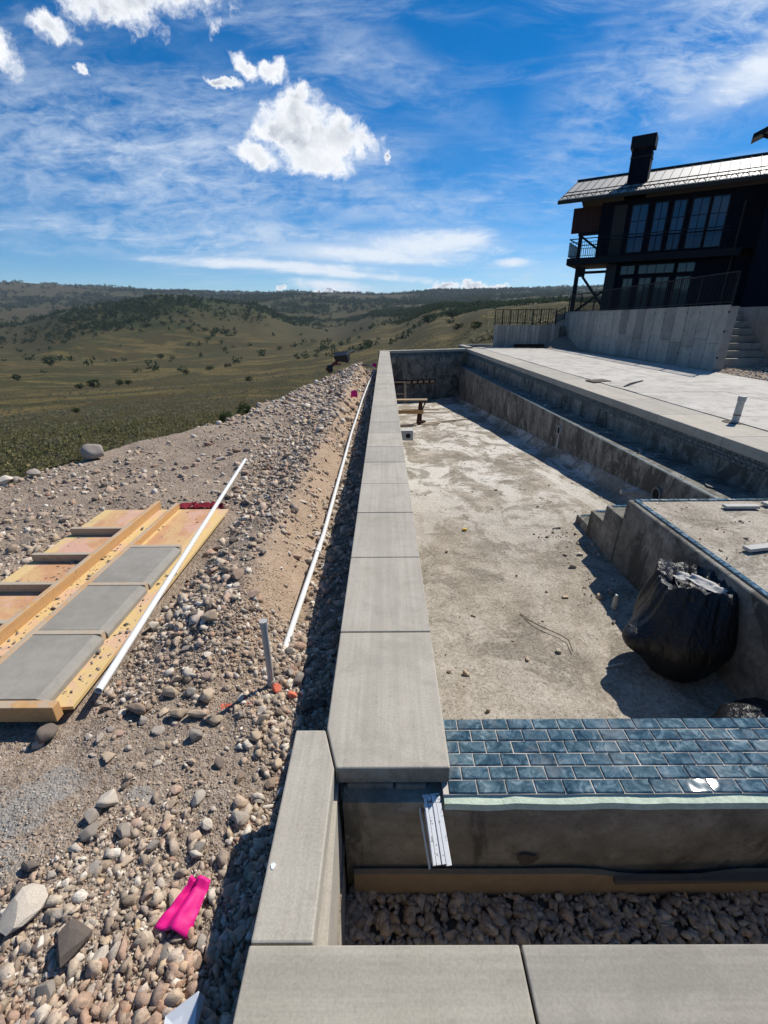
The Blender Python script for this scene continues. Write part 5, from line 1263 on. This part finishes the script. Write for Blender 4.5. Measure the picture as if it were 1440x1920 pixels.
# gravel in the trough
P1 = pts(5200, -.19, 2.2, .56, 1.06, lambda x, y: -.600+.012*fbm(x/.2, y/.2, 2, 44)+RNG.uniform(0, .018, len(x)))
scatter('trough_gravel', 'trough_gravel', P1, np.clip(RNG.gamma(7.0, .0030, len(P1)), .011, .036), PRM, .9, .25)
P1 = pts(900, -.22, .2, .9, 1.1, lambda x, y: -.585+0*x, lambda x, y: 1-sstep(x, -.15, -.05)); scatter('trough_gravel', 'trough_gravel', P1[:60], RNG.uniform(.02, .04, 60)[:len(P1[:60])], PR0, .6, .3)
P1 = pts(5500, 8.9, 13, 8.5, 14.2, lambda x, y: -.03+.06*sstep(x, 9.2, 10), None, lambda x, y: x > 9.22)
scatter('stair_gravel', 'gravel_mix', P1, RNG.uniform(.012, .035, len(P1)), ICO, .5, .3)

# named stones, surveyed one by one: px, py, radius, kind, label, rounded
ST = [(333, 1278, .040, 'tan', 'tan stone above the paired boulders beside the plain dirt patch', 1), (321, 1302, .052, 'tan', 'upright oval tan stone left of the plain dirt patch', 1), (360, 1300, .034, 'grey', 'small grey stone right of the upright oval tan stone', 1), (388, 1307, .055, 'tan', 'broad tan stone below the plain dirt patch under the riser', 1),
      (262, 1335, .068, 'brown', 'long tan-brown cobble nearest the front board of the casting form', 1), (268, 1353, .028, 'grey', 'round grey pebble tucked under the long cobble', 1), (333, 1343, .048, 'tan', 'flat tan cobble left of the twin cobbles', 1), (371, 1343, .052, 'tan', 'squat tan cobble, left of the twin pair', 1), (403, 1356, .044, 'tan', 'squat tan cobble, right of the twin pair', 1),
      (86, 1384, .062, 'dark', 'dark brown cobble under the front corner of the casting form', 1), (97, 1354, .046, 'grey', 'lumpy grey mortar clump on top of the dark brown cobble', 0), (170, 1285, .048, 'brown', 'brown stone wedged at the near end of the loose white pipe', 1), (366, 1385, .042, 'grey', 'pale grey cobble below the twin cobbles', 1), (480, 1386, .036, 'tan', 'tan cobble in the gravel left of the kerb end', 1), (493, 1354, .042, 'tan', 'oval tan cobble beside the shadow near the kerb end', 1),
      (207, 1509, .052, 'pale', 'mottled pale cobble in the middle of the near gravel', 1), (174, 1535, .040, 'grey', 'grey rounded cobble below the mottled pale cobble', 1), (172, 1563, .042, 'grey', 'flat grey cobble lowest of the three in a column', 1), (232, 1564, .042, 'grey', 'purplish grey round cobble left of the pink flag dirt patch', 1), (450, 1539, .044, 'grey', 'broken grey rock at the edge of the kerb shadow', 0), (56, 1632, .048, 'dark', 'dark angular rock at the left frame edge above the pale slab', 0),
      (138, 1778, .075, 'dark', 'large dark flat slab of rock in the near left gravel', 0), (40, 1718, .085, 'pale', 'large speckled pale slab of rock at the left frame edge', 0), (194, 1789, .036, 'pale', 'pale square stone right of the large dark slab', 0), (92, 1866, .036, 'grey', 'grey oval stone near the bottom left corner', 1), (366, 1812, .026, 'brown', 'brown split pebble at the edge of the kerb shadow', 0), (519, 1437, .030, 'tan', 'tan stone touching the kerb outer side', 1),
      (519, 1297, .042, 'painted', 'round stone sprayed orange beside the pipe riser', 1), (547, 1309, .030, 'painted', 'small stone sprayed orange, right of the round orange one', 1), (413, 1434, .034, 'dark', 'dark reddish stone in the middle of the near gravel', 0), (360, 1430, .030, 'tan', 'tan stone left of the dark reddish stone', 0), (370, 1503, .042, 'pale', 'angular pale stone above the bare dirt patch', 0), (420, 1660, .0, 'tan', '', 0),
      (290, 1180, .058, 'pale', 'long pale stone right of the loose white pipe', 1), (336, 1177, .034, 'tan', 'oval tan stone right of the long pale stone', 1), (397, 1165, .062, 'tan', 'broad tan cobble in the stony patch left of the riser', 1), (368, 1153, .045, 'dark', 'dark flat stone above the broad tan cobble', 0), (476, 1133, .050, 'pink', 'pinkish brown boulder above the pipe riser', 1), (447, 1081, .062, 'brown', 'long brown rock on the bank above the pinkish boulder', 1), (494, 1040, .040, 'grey', 'grey rock high on the trench bank', 0),
      (443, 848, .075, 'brown', 'round brown boulder beside the far tip of the loose white pipe', 1), (177, 858, .19, 'grey', 'big grey boulder at the pad edge above the grass', 1), (497, 825, .09, 'grey', 'grey boulder on the bank right of the round brown boulder', 1), (527, 810, .065, 'grey', 'grey rock further up the bank', 0), (600, 811, .085, 'pale', 'pale flat boulder by the trench bank', 0), (575, 804, .06, 'grey', 'darkish rock left of the pale flat boulder', 0), (632, 765, .06, 'pale', 'pale flat rock high on the far bank', 0), (492, 866, .05, 'tan', 'tan rock to the right of the white pipe tip', 1), (66, 893, .11, 'grey', 'grey rock at the left edge of the pad', 0), (12, 910, .16, 'pale', 'pale weathered rock at the far left pad edge', 0), (30, 905, .11, 'grey', 'grey rock beside the pale weathered rock', 0), (140, 893, .06, 'pale', 'flat pale rock below the big grey boulder', 0),
      (560, 1195, .030, 'pink', 'pinkish stone in the trench at the shadow line', 1), (575, 1240, .034, 'tan', 'yellowish tan stone in the trench close to the shadow line', 1), (545, 1225, .048, 'grey', 'porous grey mortar lump covering the trench pipe end', 0), (562, 1275, .050, 'grey', 'grey rounded stone right of the riser at the shadow edge', 1), (545, 1265, .036, 'grey', 'grey stone between riser and the shadow edge', 1), (527, 1275, .024, 'grey', 'small grey stone at the riser foot', 0), (592, 1180, .0, '', '', 0), (575, 1330, .052, 'dark', 'dark rounded stone in the wall shadow above the kerb end', 1), (605, 1325, .040, 'dark', 'dark rounded stone in the wall shadow touching the wall', 1)]
for px, py, s, k, lb, rd in ST:
    if s == 0: continue
    z = -.345
    for _ in range(3): p = at(px, py, z); z = float(pad(p.x, p.y))
    stone((p.x, p.y, z), s, k, lb, 'stone', 'stones lying on the rubble', bool(rd), .95 if rd else .8, sink=.62 if k == 'painted' else .46)
# further cobbles: each one an object; labels say which patch they lie in
NAMED = []
for px, py, s_, k, lb, rd in ST:
    if s_ == 0: continue
    z = -.345
    for _ in range(3): p = at(px, py, z); z = float(pad(p.x, p.y))
    w = []
    for q in lb.split():
        if q in ('in', 'left', 'right', 'below', 'above', 'beside', 'under', 'wedged', 'at', 'on', 'tucked', 'lowest', 'nearest', 'touching', 'high', 'by', 'to', 'covering', 'between', 'along', 'further', 'sprayed'): break
        w.append(q.strip(','))
    NAMED.append((p.x, p.y, s_, ' '.join(w)))
KN = {'tan': 'tan', 'grey': 'grey', 'brown': 'brown', 'pale': 'pale', 'pink': 'pinkish', 'dark': 'dark'}
cnt = 0; USED = set(); tries = 0; placed = [(a, b, c) for a, b, c, _ in NAMED]
while cnt < 228 and tries < 9000:
    tries += 1
    u = random.random()
    if u < .42: x, y = random.uniform(-1.9, -.40), random.uniform(.45, 2.2); s_ = random.uniform(.022, .042)
    elif u < .74: x, y = random.uniform(-1.75, -.5), random.uniform(2.0, 5.5); s_ = random.uniform(.03, .058)
    elif u < .86: x, y = random.uniform(-4., -1.7), random.uniform(4.4, 7.5); s_ = random.uniform(.03, .065)
    else: x, y = random.uniform(-2.6, -.8), random.uniform(5.5, 15); s_ = random.uniform(.045, .085)
    if inform(x, y, .1) or x < np.interp(y, EY, EX)+.1 or (x > -.40 and y < 1.35) or not nocement(np.array(x), np.array(y)): continue
    if -1.0 < x < -.62 and y > 1.9 and random.random() < .85: continue
    if random.random() > .25+1.2*(vnoise(np.array(x*1.8), np.array(y*1.8), 33)+.4): continue
    if any((x-a)**2+(y-b)**2 < (.8*(c+s_))**2 for a, b, c in placed): continue
    k = random.choices(['tan', 'grey', 'brown', 'pale', 'pink', 'dark'], [5, 4, 2, 4, 2, 1])[0]; rd = random.random() < .28; fl = random.choice([.62, .95])
    nx, ny, _, nm = min(NAMED, key=lambda q: (q[0]-x)**2+(q[1]-y)**2)
    dx, dy = x-nx, y-ny
    far = 'just' if math.hypot(dx, dy) < .22 else 'some way'
    side = ('right of' if dx > 0 else 'left of') if abs(dx) > abs(dy) else ('behind' if dy > 0 else 'in front of')
    big = 'small' if s_ < .032 else ('large' if s_ > .05 else 'medium')
    lb = f"{big} {'flat ' if fl < .8 else ''}{KN[k]} {'rounded cobble' if rd else 'angular stone'} {far} {side} the {nm}"
    if lb in USED or len(lb.split()) > 15: continue
    USED.add(lb); placed.append((x, y, s_))
    stone((x, y, float(pad(x, y))), s_, k, lb, 'stone', 'stones lying on the rubble', rd, fl, sink=.25); cnt += 1

# ------------------------------------------------------------------ vegetation
def clump(n, rx, rz, leaf, seed, up=.3):      # leaf-sized triangles through a crown volume
    rg = np.random.default_rng(seed); V = []; F = []
    for i in range(n):
        d = rg.normal(size=3); d /= np.linalg.norm(d); r = rg.uniform(.45, 1.)**.6
        lump = 1+.35*math.sin(3*d[0]+seed)+.25*math.sin(5*d[1]+2*seed)*d[2]
        c = np.array([d[0]*rx*r*lump, d[1]*rx*r*lump, rz*(1+up)+d[2]*rz*r*lump]); c[2] = max(c[2], .02*rz)
        a = rg.normal(size=3); b = rg.normal(size=3); a *= leaf/np.linalg.norm(a); b *= leaf/np.linalg.norm(b)
        k = len(V); V += [c-a*.5, c+a*.5+b*.2, c+b]; F.append((k, k+1, k+2))
    return np.array(V, np.float32), np.array(F, np.int32)
SAGE = [clump(30, 1., .55, .50, 500+i, .0) for i in range(7)]
TUFT = [clump(16, .8, .8, .6, 540+i, .1) for i in range(5)]
OAK = [clump(26, 1., .75, .72, 520+i, .05) for i in range(7)]
def outside(x, y):
    e = np.interp(y, EY, EX)
    inpad = (x > e-.9) & (x < 0) & (y < 20) | (x >= 0) & (x < 14) & (y < 26.6) | (x >= 9) & (y < 60) & (x < 40) | (x > 5.6) & (x < 10) & (y < 30)
    return ~inpad
def polar(n, a0, a1, r0, r1, pw=1.):
    az = np.radians(RNG.uniform(a0, a1, n)); r = r0*(r1/r0)**(RNG.uniform(0, 1, n)**pw)
    return r*np.sin(az), r*np.cos(az), r
x, y, r = polar(17000, -56, 22, 6.5, 420, .85)
k = outside(x, y) & (RNG.uniform(0, 1, len(x)) < np.clip(.55+1.2*vnoise(x/14, y/14, 3), .1, 1)); x, y, r = x[k], y[k], r[k]
s = (.07+.15*RNG.uniform(0, 1, len(x))**2)*np.clip(.55+r/60, .6, 3.4)
scatter('sagebrush', 'sage_leaf', np.stack([x, y, terrain(x, y)], -1), s, SAGE, .12, -.05)
x, y, r = polar(9000, -50, 4, 5, 40, .9); k = outside(x, y); x, y = x[k], y[k]
scatter('grass_tufts', 'grass_leaf', np.stack([x, y, terrain(x, y)], -1), RNG.uniform(.06, .15, len(x)), TUFT, .2, .0)
# sage slope behind the pool end, seen close between wall and hill
x, y, r = polar(4200, 1, 24, 27, 170, .9); k = outside(x, y); x, y = x[k], y[k]
scatter('slope_sagebrush', 'sage_leaf', np.stack([x, y, terrain(x, y)], -1), RNG.uniform(.25, .62, len(x)), SAGE, .12, -.05)
# oak brush on the hills
x, y, r = polar(110000, -50, 34, 420, 5200, .8)
z = terrain(x, y); az_ = np.degrees(np.arctan2(x, y)); c = cover(x, y, z)+.55*fbm(x/90., y/90., 3, 95)+.30*RNG.normal(0, .6, len(x))
k = (c > .50+.22*(1-sstep(r, 620, 860))*(az_ < -14)) | ((RNG.uniform(0, 1, len(x)) < .006) & (r < 1500)); x, y, z, r = x[k], y[k], z[k], r[k]
k = RNG.permutation(len(x))[:19000]; x, y, z, r = x[k], y[k], z[k], r[k]
scatter('oak_brush', 'oak_leaf', np.stack([x, y, z], -1), RNG.uniform(1.5, 4.4, len(x))*np.clip(r/1000, .9, 2.6), OAK, .08, -.1)
# single bushes one can tell apart
BU = [(459, 760, 26, .42, 'round dark green bush standing alone just past the pad edge'), (375, 800, 15, .32, 'green bush at the pad edge right of the big boulder'), (420, 770, 22, .30, 'low green bush by the pad edge below the lone round bush'), (295, 815, 13, .30, 'spreading green bush on the pad rim above the casting form'), (540, 722, 38, .55, 'low wide green bush near the far part of the bank'),
      (175, 722, 260, 2.6, 'dark bush in the valley, tallest of the short row at left'), (150, 727, 255, 1.7, 'dark bush in the valley, left member of the short row'), (225, 718, 265, 1.7, 'dark bush in the valley right of the tallest one'), (240, 716, 262, 1.5, 'dark bush at the right tip of the valley row'), (82, 643, 600, 6.0, 'dark bush low on the left flank of the mid hill'), (350, 705, 330, 1.8, 'single dark bush on the flat below the hill'), (427, 687, 420, 3.0, 'dark bush beside the draw, left of the thicket'), (393, 690, 400, 2.6, 'dark bush on the flat left of the draw'), (300, 660, 620, 3.5, 'lone dark bush on the hill foot'), (19, 669, 380, 2.5, 'dark bush near the left frame edge on the flat'), (468, 730, 210, 1.4, 'small dark bush on the open slope under the hill'),
      (152, 803, 60, .35, 'tiny dark bush on the straw track'), (895, 625, 120, 1.3, 'dark bush on the slope behind the far pool corner'), (752, 653, 60, .8, 'dark bush above the far left pool corner'), (803, 600, 500, 6., 'dark oak clump on the right hillside'), (848, 592, 520, 6.5, 'broad dark oak clump on the right hillside crest'), (690, 612, 480, 5., 'dark clump at the left foot of the right hillside'), (860, 612, 300, 3., 'dark clump on the middle of the right hillside')]
BM = []
for i in range(4):
    v, f = clump(420, 1., .72, .26, 700+i, .15); me = np_mesh('crown', v, f); me.materials.append(MATS['bush_leaf' if i < 2 else 'oak_leaf']); BM.append(me)
stem = MB()
for a in range(5): stem.tube([(0, 0, -.2), (.12*math.cos(a*1.26), .12*math.sin(a*1.26), .35), (.4*math.cos(a*1.26), .4*math.sin(a*1.26), .8)], .05, 5, r2=.02)
stem = stem.mesh('stem'); stem.materials.append(MATS['twig'])
for i, (px, py, dist, s, lb) in enumerate(BU):
    d = cF + cR*((px-720)/FPX) - cU*((py-960)/FPX); d = Vector((d[0], d[1], 0)).normalized()
    p = d*dist; z = float(terrain(np.array(p.x), np.array(p.y)))
    t = thing('bush', (p.x, p.y, z), lb, 'bush', 'bushes dotted over the valley'); t['local'] = 1; t.scale = (s, s, s)
    c = link('crown', BM[(i % 2) + (0 if dist < 80 else 2)], None, t); link('stem', stem, None, t); c.rotation_euler = (0, 0, i*1.3)
# dry branch by the boulder
b0 = at(120, 880, -.45); br = MB()
for k in range(9): br.tube([b0+Vector((.5*random.random()-.3, .1*random.random(), .0)), b0+Vector((.5*random.random()-.1, .2*random.random(), .08)), b0+Vector((.6*random.random(), .3*random.random(), .16*random.random()))], .008, 4)
tag(obj('dry_branch', br, 'twig'), 'dry dark branches lying left of the big grey boulder', 'branches')

# ------------------------------------------------------------------ thin summer haze
hm = bpy.data.materials.new('haze'); hm.use_nodes = True; hn = hm.node_tree; hn.nodes.clear()
ho = hn.nodes.new('ShaderNodeOutputMaterial'); hv = hn.nodes.new('ShaderNodeVolumePrincipled')
hv.inputs['Color'].default_value = (.72, .84, 1, 1); hv.inputs['Density'].default_value = HAZE; hv.inputs['Anisotropy'].default_value = 0.
hn.links.new(hv.outputs[0], ho.inputs['Volume']); MATS['haze'] = hm
hz_ = obj('haze', MB().box(-9100, 9100, -9100, 9100, float(TZ.min())-1.5, float(TZ.max())+30), 'haze'); stuff(hz_)
